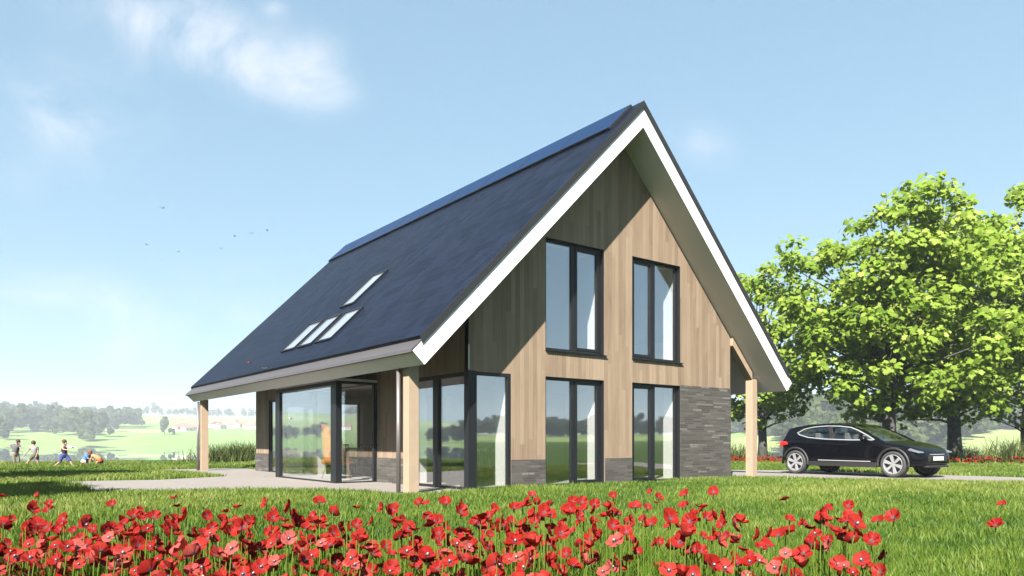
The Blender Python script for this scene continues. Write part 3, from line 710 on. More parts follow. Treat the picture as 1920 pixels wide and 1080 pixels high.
for i, (x, y, z, dep, u, v) in enumerate(heads):
    z0 = zg(x, y); face, fi, qt, sc = place_head(i, x, y, z, u, v); rot = qt.to_matrix()
    if i < 300:
        lb, gp = poppy_label(u, v, face, sc)
        t = empty('poppy', (x, y, z0), 0, lb, 'poppy', gp)
        s = link('stem', pr.choice(STEMS), None, t); s.scale = (1, 1, z-.003)
        f = link('flower', FL[fi][0], None, t); f.location = (0, 0, z); f.rotation_euler = qt.to_euler(); f.scale = (sc, sc, sc)
        link('flower_centre', FL[fi][1], None, f)
    else:
        V, Fc, Mi = flower_geo(100+fi, .035*sc, .4); stuff.add([rot @ Vector(p) + Vector((x, y, z0+z)) for p in V], Fc); stuff.m[-len(Fc):] = Mi
        stuff.tube([(x, y, z0-.02), (x, y, z0+z)], .003, 5, cap=False, mi=2)
tag(stuff.build('poppy_field', [M['petal'], M['blotch'], M['stem']], None, smooth=True, fix=False), 'smaller red poppies behind and between the nearest ones in the meadow', 'poppies', kind='stuff')
# longer meadow blades among the poppies
NB = 24000
sx, sy, sd, su = [], [], [], []
hx = np.array([(h[0], h[1]) for h in heads]); pick = hx[RNG.integers(0, len(hx), NB)] + RNG.normal(0, .13, (NB, 2))
bx, by = pick[:, 0], pick[:, 1]; n = NB; hh = RNG.uniform(.10, .42, n); tint = RNG.random(n)
MG = leafy('meadow_blade', [(0, (.035, .085, .01)), (.5, (.085, .16, .015)), (1, (.19, .24, .05))], trans=.4, tcol=(1.15, 1.1, .5))
g = np_mesh('meadow_grass', *blades(bx, by, terrain(bx, by), hh, RNG.uniform(.004, .009, n), RNG.uniform(.1, .5, n)*hh, tint)[:4], MG, tint=np.repeat(tint, 5)); tag(g, 'long green meadow grass between the poppy stems', 'grass', kind='stuff')
# distant strip of poppies along the lawn edge
st_ = MB()
for k in range(900):
    u = pr.uniform(1270, 2000) if k % 10 else pr.uniform(560, 900); dep = pr.uniform(33.0, 36.5)*(1 if u > 1000 else 1.05) - max(0, (u-1700)/300*2.5); x, y = ground(u, dep)
    V, Fc, Mi = flower_geo(k % 9, .07, .3); zz = zg(x, y) + pr.uniform(.08, .34); az = pr.uniform(0, 6.28); d = Vector((math.cos(az)*.6, math.sin(az)*.6, .8)).to_track_quat('Z', 'Y').to_matrix()
    idx = [a for a in range(len(Fc)) if a % 3 == 0]
    c = Vector((x, y, zz)); ring = [(.075*math.cos(t)*pr.uniform(.7, 1.1), .075*math.sin(t)*pr.uniform(.7, 1.1), pr.uniform(-.015, .03)) for t in np.linspace(0, 2*PI, 8)[:-1]]
    st_.add([c]+[c + d @ Vector(p) for p in ring], [(0, 1+a, 1+(a+1) % 7) for a in range(7)]); st_.tube([(x, y, zz-.4), (x, y, zz)], .006, 3, cap=False, mi=1)
tag(st_.build('poppy_strip', [M['petal'], M['stem']], None, fix=False), 'thin strip of red poppies along the far edge of the lawn', 'poppies', kind='stuff')

# ------------------------------------------------------------------ REEDS
RE = leafy('reed_blade', [(0, (.03, .06, .012)), (.5, (.085, .12, .03)), (1, (.24, .25, .10))], trans=.3)
def reed(u, dep, wid, h, nb, label, group, seed):
    x, y = ground(u, dep); rg = np.random.default_rng(seed); n = nb
    n = nb = int(nb*1.5); px = rg.normal(0, wid, n); py = rg.normal(0, wid*.6, n); hh = h*rg.uniform(.45, 1.1, n); az = rg.uniform(0, 2*PI, n); ln = hh*rg.uniform(.1, .75, n); w = rg.uniform(.014, .034, n); fa = rg.uniform(0, 2*PI, n)
    seg = 5; V = np.empty((n, seg*2, 3))
    for k in range(seg):
        t = k/(seg-1); cxx = px+np.cos(az)*ln*t**2; cyy = py+np.sin(az)*ln*t**2; cz = hh*(t-.22*t**3*(ln/hh)*1.5)-.05; ww = w*(1-.85*t)
        V[:, 2*k] = np.stack([cxx-np.cos(fa)*ww, cyy-np.sin(fa)*ww, cz], -1); V[:, 2*k+1] = np.stack([cxx+np.cos(fa)*ww, cyy+np.sin(fa)*ww, cz], -1)
    b = np.arange(n)[:, None, None]*seg*2; k = np.arange(seg-1)[None, :, None]*2; lp = (b+k+np.array([0, 1, 3, 2])[None, None, :]).ravel(); q = n*(seg-1)
    o = np_mesh('reed_clump', V.reshape(-1, 3), lp, np.arange(q)*4, np.full(q, 4), RE, tint=np.repeat(rg.random(n), seg*2)); o.location = (x, y, zg(x, y)); tag(o, label, 'reeds', group)
gl = 'tall grass clumps behind the terrace'; gr = 'tall grass clumps along the lake edge'
for i, (u, w, h, nb) in enumerate([(355, .28, .95, 22), (400, .3, 1.0, 200), (420, .3, 1.1, 220), (441, .3, 1.15, 230), (462, .3, 1.1, 220), (484, .3, 1.15, 200), (640, .4, 1.2, 120), (665, .4, 1.2, 120)]):
    reed(u, 35.5 if u < 600 else 42, w, h, nb, ['sparse thin reeds left of the far veranda post', 'leafy green reed clump just right of the far veranda post', 'second leafy reed clump from the far veranda post', 'tallest leafy reed clump in the middle of the row under the eave', 'fourth leafy reed clump from the far veranda post', 'leafy reed clump beside the dark end of the side wall', 'reed clump seen left through the glass bay', 'reed clump seen right through the glass bay'][i], gl, 50+i)
for i, (u, w, h, nb) in enumerate([(1283, .4, 1.3, 170), (1312, .35, 1.25, 160), (1385, .45, 1.25, 150), (1440, .4, 1.15, 14), (1800, .35, 1.05, 60), (1822, .4, 1.0, 70), (1848, .4, 1.0, 90), (1870, .4, 1.35, 70), (1893, .45, 1.45, 90), (1912, .4, 1.3, 80), (1945, .5, 1.2, 80), (1245, .5, 1.2, 120)]):
    reed(u, 36.0 if u < 1700 else 34.5, w, h, nb, ['dense reeds behind the brick corner of the house', 'dense reeds touching the brick corner', 'dense reeds between the brick corner and the timber post', 'few long bent reed blades between timber post and car', 'thin reeds at the foot of the right tree trunk', 'low reeds just right of the right tree trunk', 'low bushy reeds under the right tree', 'tall bent reeds at the right under the tree', 'tallest reeds near the right picture edge', 'tall reeds at the right picture edge', 'reeds past the right picture edge', 'reeds seen through the right hand gable window'][i], gr, 80+i)

# ------------------------------------------------------------------ TREES
LEAF = leafy('maple_leaf', [(0, (.095, .17, .020)), (.5, (.225, .33, .045)), (1, (.38, .45, .11))], trans=.45, tcol=(1.15, 1.15, .6), spec=0)
BARK = simple('dark_bark', (.055, .05, .05), .9, var=.5, scale=6, bump=.5)
LO = [(0, -.42), (.14, -.22), (.40, -.24), (.38, .02), (.54, .20), (.30, .30), (.16, .52), (0, .58), (-.16, .52), (-.30, .30), (-.54, .20), (-.38, .02), (-.40, -.24), (-.14, -.22)]
def leaf_mesh(name, C, Nn, S_, tint, m, parent=None):
    n = len(C); rg = np.random.default_rng(5); up = Nn/np.linalg.norm(Nn, axis=1, keepdims=True)
    t = rg.normal(size=(n, 3)); t -= (t*up).sum(1, keepdims=True)*up; t /= np.linalg.norm(t, axis=1, keepdims=True); b = np.cross(up, t)
    o = np.array(LO+[(0, 0)]); k = len(o); curl = -.18*(o**2).sum(1)
    V = C[:, None]+S_[:, None, None]*(o[None, :, :1]*t[:, None]+o[None, :, 1:2]*b[:, None]+curl[None, :, None]*up[:, None])
    base = np.arange(n)[:, None, None]*k; j = np.arange(k-1); tri = np.stack([np.full(k-1, k-1), j, (j+1) % (k-1)], -1)[None]
    lp = (base+tri).ravel(); q = n*(k-1)
    return np_mesh(name, V.reshape(-1, 3), lp, np.arange(q)*3, np.full(q, 3), m, parent, tint=np.repeat(tint, k))
def maple(loc, H, rad, zc, seed, label, group, ncl=240, per=70, tr=.3, squash=(1, 1, 1), leaf=.255, zmin=1.9):
    t = empty('maple_tree', (loc[0], loc[1], zg(*loc)), 0, label, 'tree', group); rnd = random.Random(seed); rg = np.random.default_rng(seed)
    mb = MB(); trunk = [(0, 0, -.3), (.03, .02, 1.2), (-.04, .03, 2.6), (.05, -.05, 4.2), (0, .05, H*.55), (.1, 0, H*.82)]
    mb.tube(trunk, [tr*1.35, tr*1.0, tr*.9, tr*.72, tr*.45, .05], 14)
    cl = []
    for i in range(ncl):
        a = rnd.uniform(0, 2*PI); cz = rnd.uniform(-1, 1); rr = (rnd.random()**.36); s = math.sqrt(1-cz*cz)
        nzv = 1+.25*noise.noise(Vector((math.cos(a)*s*1.6+seed, math.sin(a)*s*1.6, cz*1.6)))
        p = Vector((math.cos(a)*s*rad*rr*nzv*squash[0], math.sin(a)*s*rad*rr*nzv*squash[1], zc + cz*(H-zc)*rr*nzv if cz > 0 else zc+cz*(zc-zmin)*rr*nzv)); cl.append(p)
    for p in cl[:46]:                                # limbs
        zb = max(1.9, min(H*.7, p.z*.62)); a = Vector((0, 0, zb)); mid = a.lerp(p, .5)+Vector((rnd.uniform(-.3, .3), rnd.uniform(-.3, .3), rnd.uniform(-.1, .4)))
        r0 = tr*.32*rnd.uniform(.5, 1); mb.tube([a, a.lerp(mid, .5)+Vector((0, 0, .1)), mid, p], [r0, r0*.75, r0*.5, .012], 7)
    for p in cl[46:170]:
        a = min(cl[:46], key=lambda q: (q-p).length); mb.tube([a*1.0, a.lerp(p, .5)+Vector((rnd.uniform(-.1, .1), rnd.uniform(-.1, .1), .08)), p], [.022, .014, .006], 5)
    mb.build('trunk', BARK, t, smooth=True)
    C = []; Nn = []; T = []
    for p in cl:
        m = int(per*rnd.uniform(.5, 1.4)); r = rnd.uniform(.45, .95)
        g = rg.normal(size=(m, 3)); g /= np.linalg.norm(g, axis=1, keepdims=True); rr = rg.random((m, 1))**.45*r; g = g*rr*np.array([1.15, 1.15, .75]); c = g+np.array(p); C.append(c)
        nn = g/np.maximum(rr, .05)*.6+np.array([-.35, -.25, .75])+rg.normal(size=(m, 3))*.55; Nn.append(nn); T.append(np.clip(rg.normal(.5+rnd.uniform(-.2, .2), .22, m), 0, 1))
    C = np.concatenate(C); Nn = np.concatenate(Nn); T = np.concatenate(T); keep = C[:, 2] > zmin*.85; C, Nn, T = C[keep], Nn[keep], T[keep]
    leaf_mesh('crown', C, Nn, leaf*rg.uniform(.65, 1.25, len(C)), T, LEAF, t)
    return t
gt = 'maple trees beside the house'
maple(ground(1668, 34), 12.9, 4.7, 6.9, 3, 'tall lime green maple whose trunk rises behind the black car', gt, ncl=270, tr=.30)
maple(ground(1790, 37), 12.9, 5.4, 7.5, 9, 'lime green maple with dark bare trunk right of the car, cut by the picture edge', gt, ncl=280, tr=.31)
maple(ground(1430, 44), 12.0, 4.3, 6.6, 17, 'smaller lime green maple half hidden behind the white roof edge', gt, ncl=170, tr=.25)
maple(ground(1925, 41), 15.6, 5.6, 8.6, 23, 'lime green maple at the right picture edge with only part of its crown showing', gt, ncl=250, tr=.28)

# distant trees: one prototype crown of leaf clumps
def far_tree_arrays(seed, H=13.0, w=4.2, n=700, zlow=.12):
    rg = np.random.default_rng(seed); nb = 13; bc = rg.normal(size=(nb, 3))*np.array([w*.38, w*.38, H*.2])+np.array([0, 0, H*.56]); br = rg.uniform(.28, .5, nb)*w
    i = rg.integers(0, nb, n); d = rg.normal(size=(n, 3)); d /= np.linalg.norm(d, axis=1, keepdims=True); C = bc[i]+d*br[i][:, None]*np.array([1, 1, 1.15]); C[:, 2] = np.clip(C[:, 2], H*zlow, H*1.02)
    nn = d+rg.normal(size=(n, 3))*.35; nn /= np.linalg.norm(nn, axis=1, keepdims=True); t = np.cross(nn, rg.normal(size=(n, 3))); t /= np.linalg.norm(t, axis=1, keepdims=True); b = np.cross(nn, t); s = rg.uniform(.36, .78, n)[:, None]*w/4.2
    V = np.stack([C-t*s-b*s*.6, C+t*s*.6-b*s, C+t*s+b*s*.7, C-t*s*.7+b*s], 1).reshape(-1, 3); return V, n
PROT = [far_tree_arrays(s, 13, 4.4) for s in range(6)]
FARL = leafy('distant_foliage', [(0, (0.032, 0.052, 0.0176)), (.6, (0.06, 0.088, 0.028)), (1, (0.096, 0.12, 0.04))], trans=.2)
FART = simple('distant_bark', (.06, .05, .04), .9)
def far_wood(name, spots, label, hs=(1.1, 2.0)):
    Vs, Ts = [], []; tr = MB()
    for j, (x, y) in enumerate(spots):
        V, n = PROT[j % 6]; s = pr.uniform(*hs); a = pr.uniform(0, 6.28); ca, sa = math.cos(a), math.sin(a); z = zg(x, y)-.3
        wv = pr.uniform(.85, 1.25); V = V*np.array([s*wv, s*wv, s]); V = np.stack([V[:, 0]*ca-V[:, 1]*sa+x, V[:, 0]*sa+V[:, 1]*ca+y, V[:, 2]+z], -1); Vs.append(V); Ts.append(np.repeat(np.clip(RNG.normal(pr.uniform(.2, .8), .15, n), 0, 1), 4))
    V = np.concatenate(Vs); q = len(V)//4; o = np_mesh(name, V, np.arange(q*4), np.arange(q)*4, np.full(q, 4), FARL, tint=np.concatenate(Ts)); return tag(o, label, 'trees', kind='stuff')
def scatter(n, urange, drange, cond=None):
    out = []; k = 0
    while len(out) < n and k < n*60:
        k += 1; u = pr.uniform(*urange); d = math.sqrt(pr.uniform(drange[0]**2, drange[1]**2))
        if cond and not cond(u, d): continue
        out.append(ground(u, d))
    return out
sp = scatter(330, (-420, 262), (360*1.6, 600*1.6), lambda u, d: d/1.6 > np.interp(u, [-420, 0, 40, 90, 130, 165, 200, 255], [310, 370, 408, 415, 420, 380, 430, 500]) and d/1.6 < np.interp(u, [-420, 150, 262], [600, 600, 570]))
far_wood('far_wood', sp, 'dense hazy wood on the hillside beyond the lake at the left')
sp = scatter(1100, (1130, 2250), (196*1.6, 360*1.6), lambda u, d: not (1320 < u < 1480 and d < np.interp(u, [1320, 1400, 1480], [330, 330, 240])*1.6) and not (1800 < u < 2000 and d < np.interp(u, [1800, 1850, 2000], [215, 265, 280])*1.6) and d/1.6 > np.interp(u, [1130, 1400, 1500, 1700, 1920, 2350], [280, 250, 218, 214, 200, 180]))
far_wood('hill_wood', sp, 'misty blue grey wood covering the hill behind the car and maples', (1.0, 1.9))
sp = []
for k in range(900):
    a = R(pr.uniform(48, 150)) * (1 if k % 5 < 3 else -1); d = pr.uniform(430, 540)
    for _ in range(2):
        x, y = CX+FW[0]*d*math.cos(a)+RT[0]*d*math.sin(a), CY+FW[1]*d*math.cos(a)+RT[1]*d*math.sin(a)
        if zg(x, y) > -.2: sp.append((x, y)); break
        d += 290
far_wood('meadow_wood', sp, 'dark wood beside the meadow mirrored in the window glass', (.7, 1.1))
def far_tree_thing(x, y, s, k, label, group):
    t = empty('distant_tree', (x, y, zg(x, y)), pr.uniform(0, 6), label, 'tree', group)
    V, n = PROT[k % 6]; s *= 1.6; np_mesh('crown', V*s, np.arange(n*4), np.arange(n)*4, np.full(n, 4), FARL, t, tint=np.repeat(np.clip(RNG.normal(.5, .2, n), 0, 1), 4))
    MB().tube([(0, 0, -.3), (0, 0, 6*s)], [.35*s, .2*s], 7).build('trunk', FART, t)
ords = ['first', 'second', 'third', 'fourth', 'fifth', 'sixth', 'seventh', 'eighth', 'ninth', 'tenth']
for k, u in enumerate((249, 262, 275, 289, 303, 317, 329, 341, 353, 364)):
    x, y = ground(u, (800+pr.uniform(-25, 25))*1.6); far_tree_thing(x, y, (.95 if k == 3 else .72)*pr.uniform(.85, 1.1), k, f'{ords[k]} tree from the wood on the hazy ridge left of the far veranda post' if k != 3 else 'tallest round tree on the hazy ridge left of the far veranda post', 'trees on the ridge')
x, y = ground(308, 452*1.6); far_tree_thing(x, y, .82, 2, 'lone dark tree on the lake shore, mirrored in the water', 'trees by the lake')
x, y = ground(326, 455*1.6); far_tree_thing(x, y, .3, 4, 'small shrubby tree on the shore beside the lone dark tree', 'trees by the lake')
for i, u in enumerate((172, 182)):
    x, y = ground(u, 470*1.6); far_tree_thing(x, y, .38, i, ['small tree where the two green fields meet by the lake', 'second small tree by the lake where the fields meet'][i], 'trees by the lake')
far_wood('horizon_wood', scatter(60, (385, 800), (1360, 1440)), 'pale hazy line of trees on the far horizon under the eave', (.8, 1.3))
# village beyond the lake
HW = simple('village_render', (.55, .52, .49), .9); HR = simple('village_tiles', (.28, .14, .10), .9); HG = simple('village_window', (.05, .06, .07), .2)
vi = [(335, 500), (343, 515), (350, 498), (358, 520), (366, 505), (396, 560), (405, 600), (414, 545), (424, 590), (433, 560), (442, 610), (451, 570), (460, 600), (468, 555), (475, 590), (800, 560), (812, 600), (650, 560)]
for k, (u, d) in enumerate(vi):
    x, y = ground(u, d*1.6); t = empty('village_house', (x, y, zg(x, y)), pr.uniform(0, 3), f'small pale village house with red roof across the lake, {["far left of the post", "left of the post"][k % 2]} number'.replace(' number', '') if False else None, None)
    a, b, h = pr.uniform(3.5, 5), pr.uniform(4.5, 7), pr.uniform(3, 4.5); w_ = MB().box(-a, a, -b, b, -1, h).build('wall', HW, t); MB().prism([(-a-.4, h+.002), (a+.4, h+.002), (0, h+a*.8)], -b-.3, b+.3, 'y').build('roof', HR, t)
    for yy_ in (-b*.5, b*.5): MB().box(-a-.05, a+.05, yy_-.6, yy_+.6, h*.4, h*.4+1.3).build('window', HG, w_)
    where = 'left of the far veranda post' if u < 370 else 'under the eave' if u < 490 else 'seen through the house glass'
    lab = f'tiny pale village house with red roof beyond the lake, {where}'
    tag(t, lab, 'house', f'village houses {where}')

# ------------------------------------------------------------------ CAR
def car():
    hd = math.atan2(-1, -.07)
    t = empty('parked_car', (13.12, -1.18, .032), hd, 'black crossover car parked on the driveway beneath the maples', 'car')
    paint = simple('black_car_paint', (.0015, .0015, .0028), .25, coat=.22, spec=.12); trimd = simple('car_plastic', (.012, .012, .013), .6); chrome = simple('car_chrome', (.40, .41, .42), .25, metal=.3)
    cg = glass('car_glass', .10, (.55, .58, .58)); red = simple('tail_red', (.55, .02, .015), .2, coat=1); rubber = simple('tyre_rubber', (.035, .035, .036), .75); alloy = simple('alloy', (.36, .36, .375), .35, metal=.35)
    seatm = simple('seat_leather', (.25, .25, .25), .6); dk = simple('car_dark', (.01, .01, .01), .7)
    stn = [(-2.37, .60, .50, .72, .78), (-2.33, .76, .40, .82, .90), (-2.22, .86, .33, .95, 1.0), (-2.0, .91, .29, 1.0, 1.05), (-1.47, .94, .27, 1.01, 1.05), (-.6, .945, .26, .975, 1.0), (.3, .945, .26, .95, .98), (1.0, .945, .26, .93, .99), (1.25, .94, .265, .915, 1.0), (1.6, .935, .27, .87, .96), (1.95, .90, .29, .80, .88), (2.18, .83, .30, .73, .79), (2.32, .72, .32, .66, .70), (2.38, .58, .36, .58, .61)]
    xm = lambda x: -1.52+(x+1.47)*.68 if x < -1.47 else 1.52+(x-1.47)*.8 if x > 1.47 else x*1.034
    stn = [(xm(q[0]),)+q[1:] for q in stn]
    rows = []
    for x, w, zb, zsh, zd in stn:
        h = [(0, zb), (.7*w, zb), (.93*w, zb+.05), (w, zb+.28*(zsh-zb)), (w, zb+.62*(zsh-zb)), (.965*w, zsh), (.87*w, zsh+.62*(zd-zsh)), (.5*w, zd+.012), (0, zd+.02)]
        ring = [(x, -a, b) for a, b in h] + [(x, a, b) for a, b in h[-2:0:-1]]; rows.append(ring)
    n = len(rows[0]); mb = MB(); V = [p for r in rows for p in r]; Fc = []
    for i in range(len(rows)-1):
        for k in range(n): Fc.append((i*n+k, i*n+(k+1) % n, (i+1)*n+(k+1) % n, (i+1)*n+k))
    Fc += [tuple(range(n)), tuple((len(rows)-1)*n+k for k in range(n-1, -1, -1))]
    mb.add(V, Fc); b = mb.build('body', paint, t, smooth=True)
    ss = b.modifiers.new('Sub', 'SUBSURF'); ss.levels = 2; ss.render_levels = 2
    cm = MB()
    for sx in (-1.52, 1.52):
        for sy in (-1, 1): cm.lathe([(0, .55*sy), (.405, .55*sy), (.405, 1.3*sy), (0, 1.3*sy)], (sx, 0, .36), 40, 'y')
    cut = cm.build('wheel_cutter', dk, None); cut.parent = t
    bo = b.modifiers.new('Bool', 'BOOLEAN'); bo.object = cut; bo.operation = 'DIFFERENCE'; bo.solver = 'EXACT'
    bpy.context.view_layer.update()
    dg = bpy.context.evaluated_depsgraph_get(); me = bpy.data.meshes.new_from_object(b.evaluated_get(dg)); b.modifiers.clear(); b.data = me
    bpy.data.objects.remove(cut)
    # greenhouse
    def yb(z, x): return .885 - .40*(z-.97) - .05*max(0, x-.4) - .06*max(0, -x-1.2)
    outer = [(1.22, .97), (.95, 1.12), (.6, 1.29), (.25, 1.435), (-.1, 1.485), (-.6, 1.505), (-1.2, 1.485), (-1.7, 1.425), (-2.0, 1.375), (-2.1, 1.22), (-2.2, 1.04), (-1.6, 1.0), (-.6, .965), (.4, .945)]
    inner = [(.92, 1.025), (.70, 1.155), (.42, 1.295), (.18, 1.385), (-.2, 1.43), (-.6, 1.44), (-1.0, 1.415), (-1.3, 1.355), (-1.52, 1.245), (-1.40, 1.18), (-1.1, 1.105), (-.6, 1.055), (.2, 1.025)]
    outer = [(xm(a), b_) for a, b_ in outer]; inner = [(xm(a), b_) for a, b_ in inner]
    cc = (-.35, 1.2)
    def cast(poly, a):
        d = (math.cos(a), math.sin(a)); best = None
        for i in range(len(poly)):
            p, q = poly[i], poly[(i+1) % len(poly)]; ex, ez = q[0]-p[0], q[1]-p[1]; den = d[0]*ez-d[1]*ex
            if abs(den) < 1e-9: continue
            tt = ((p[0]-cc[0])*ez-(p[1]-cc[1])*ex)/den; uu = ((p[0]-cc[0])*d[1]-(p[1]-cc[1])*d[0])/den
            if tt > 0 and -1e-6 <= uu <= 1+1e-6: best = tt if best is None else max(best, tt)
        return (cc[0]+d[0]*best, cc[1]+d[1]*best)
    angs = [math.atan2((p[1]-cc[1])*1, p[0]-cc[0]) for p in outer+inner] + [2*PI*k/40-PI for k in range(40)]; angs = sorted(set(round(a, 4) for a in angs))
    O = [cast(outer, a) for a in angs]; I = [cast(inner, a) for a in angs]; na = len(angs)
    mb = MB()
    for sd in (-1, 1):
        vo = [(x, sd*yb(z, x), z) for x, z in O]; vi_ = [(x, sd*(yb(z, x)+.002), z) for x, z in I]
        mb.add(vo+vi_, [(k, (k+1) % na, na+(k+1) % na, na+k) for k in range(na)])
    top = [(.25, 1.435), (-.1, 1.485), (-.6, 1.505), (-1.2, 1.485), (-1.7, 1.425), (-2.02, 1.375)]; top = [(xm(a), b_) for a, b_ in top]
    mb.grid([[(x, yb(z, x)*s, z + .045*(1-s*s)) for s in np.linspace(-1, 1, 9)] for x, z in top])
    mb.grid([[(x + .02, yb(z, x)*s, z + .045*(1-s*s)*1) for s in np.linspace(-1, 1, 9)] for x, z in [(xm(-2.02), 1.375), (xm(-2.02), 1.345), (xm(-1.98), 1.32)]])
    mb.grid([[(x-.05*(1-s*s), yb(z, x)*s, z) for s in np.linspace(-1, 1, 9)] for x, z in [(xm(-2.12), 1.18), (xm(-2.2), 1.04), (xm(-2.24), .98)]])
    mb.build('roof', paint, t, smooth=True, fix=False)
    for sd in (-1, 1):
        mb = MB(); mb.add([(x, sd*(yb(z, x)-.004), z) for x, z in I]+[(cc[0], sd*(yb(cc[1], cc[0])-.004), cc[1])], [(k, (k+1) % na, na) for k in range(na)]); w = mb.build('side_window', cg, t, fix=False)
        MB().tube([(x, sd*(yb(z, x)+.008), z) for x, z in I]+[(I[0][0], sd*(yb(I[0][1], I[0][0])+.008), I[0][1])], .019, 6).build('trim', chrome, w)
        MB().prism([(-.40, 1.05), (-.29, 1.045), (-.36, 1.43), (-.45, 1.435)], sd*.80, sd*.86, 'y').build('door_pillar', dk, w)
    ws = [[(x + .13*(1-s*s)*(1-f*.6), yb(z, x)*s*.995, z+.045*(1-s*s)*f) for s in np.linspace(-1, 1, 9)] for f, (x, z) in zip((0, .33, .66, 1), ((1.2, .975), (.88, 1.145), (.56, 1.30), (.25, 1.435)))]
    MB().grid(ws).build('windscreen', cg, t, smooth=True)
    MB().grid([[(x-.04*(1-s*s), yb(z, x)*s*.97, z+.02*(1-s*s)) for s in np.linspace(-1, 1, 7)] for x, z in ((xm(-2.0), 1.33), (xm(-2.06), 1.25), (xm(-2.12), 1.18))]).build('rear_window', cg, t, smooth=True)
    # cabin
    for sx in (.1, -.85):
        for sy in (-.38, .38):
            MB().box(sx-.1, sx+.42, sy-.24, sy+.24, .8, 1.0).box(sx-.2, sx-.04, sy-.24, sy+.24, .8, 1.24).box(sx-.18, sx-.07, sy-.12, sy+.12, 1.25, 1.38).build('seat', seatm, t, bevel=.03)
    for sx in (-1.52, 1.52):
        for sy in (-1, 1):
            ty = MB().lathe([(.262, -.11), (.33, -.125), (.352, -.10), (.36, -.05), (.36, .05), (.352, .10), (.33, .125), (.262, .11)], n=48, axis='y', close=True).build('wheel', rubber, t, smooth=True); ty.location = (sx, sy*.825, .36); ty.rotation_euler = (0, 0, 0 if sy > 0 else PI)
            mb = MB().lathe([(.262, -.10), (.268, .112), (.255, .118), (.243, .10), (.243, -.10)], n=40, axis='y', close=True); mb.lathe([(0, .095), (.05, .095), (.055, .07), (0, .07)], n=16, axis='y')
            for k in range(6):
                a = 2*PI*k/6+.3; ca, sa = math.cos(a), math.sin(a)
                def pt(r, s, y): return (r*ca-s*sa, y, r*sa+s*ca)
                vs = [pt(.04, -.028, .07), pt(.04, .028, .07), pt(.248, .052, .075), pt(.248, -.052, .075), pt(.04, -.022, .098), pt(.04, .022, .098), pt(.248, .042, .112), pt(.248, -.042, .112)]
                mb.add(vs, [(0, 3, 2, 1), (4, 5, 6, 7), (0, 1, 5, 4), (1, 2, 6, 5), (2, 3, 7, 6), (3, 0, 4, 7)])
            rim = mb.build('rim', alloy, ty, smooth=False)
            MB().lathe([(0, .0), (.24, .0), (.24, -.02), (0, -.02)], n=30, axis='y').lathe([(.0, .025), (.17, .025), (.17, .012), (0, .012)], n=30, axis='y').build('brake_disc', simple('brake', (.12, .12, .125), .5, metal=.5) if 'brake' not in bpy.data.materials else bpy.data.materials['brake'], ty)
            mb = MB(); A = np.linspace(-.12, PI+.12, 26)
            mb.grid([[(sx+r*math.cos(a), sy*y, .36+r*math.sin(a)) for a in A] for r, y in ((.402, .90), (.402, .952), (.45, .956), (.465, .93))]); mb.build('arch_trim', trimd, t, smooth=True)
    for sy in (-1, 1):
        MB().box(-1.06, 1.06, min(sy*.88, sy*.951), max(sy*.88, sy*.951), .265, .40).build('sill', trimd, t, bevel=.01)
        MB().tube([(-.72, sy*.953, .435), (.9, sy*.953, .425)], .014, 8).build('side_strip', chrome, t)
        MB().prism([(-2.12, .82), (-1.80, .90), (-1.88, .99), (-2.06, .99)], sy*.70, sy*.912, 'y').build('tail_light', red, t, bevel=.02)
        MB().prism([(xm(1.93), .745), (xm(2.30), .665), (xm(2.31), .70), (xm(2.0), .80)], sy*.60, sy*.872, 'y').build('headlight', simple('lamp_glass', (.35, .37, .42), .1, metal=.6), t, bevel=.01)
        m_ = MB().ball((.72, sy*.99, 1.06), (.10, .11, .075), 12, 8); m_.tube([(.78, sy*.86, 1.0), (.74, sy*.95, 1.03)], .03, 6); m_.build('wing_mirror', paint, t, smooth=True)
        MB().box(.02, .20, min(sy*.925, sy*.962), max(sy*.925, sy*.962), .86, .885).box(-.85, -.67, min(sy*.925, sy*.965), max(sy*.925, sy*.965), .88, .905).build('door_handle', paint, t, bevel=.006)
    MB().box(2.15, xm(2.372), -.48, .48, .44, .60).build('grille', dk, t, bevel=.01)
    MB().box(2.1, 2.265, -.55, .55, .28, .34).build('bumper_lip', trimd, t, bevel=.02)
    MB().box(xm(2.385), xm(2.405), -.26, .26, .47, .58).build('number_plate', simple('plate_white', (.5, .5, .49), .4), t)
    MB().tube([(xm(2.33), -.5, .635), (xm(2.385), 0, .63), (xm(2.33), .5, .635)], .012, 6).build('grille_bar', chrome, t)
car()

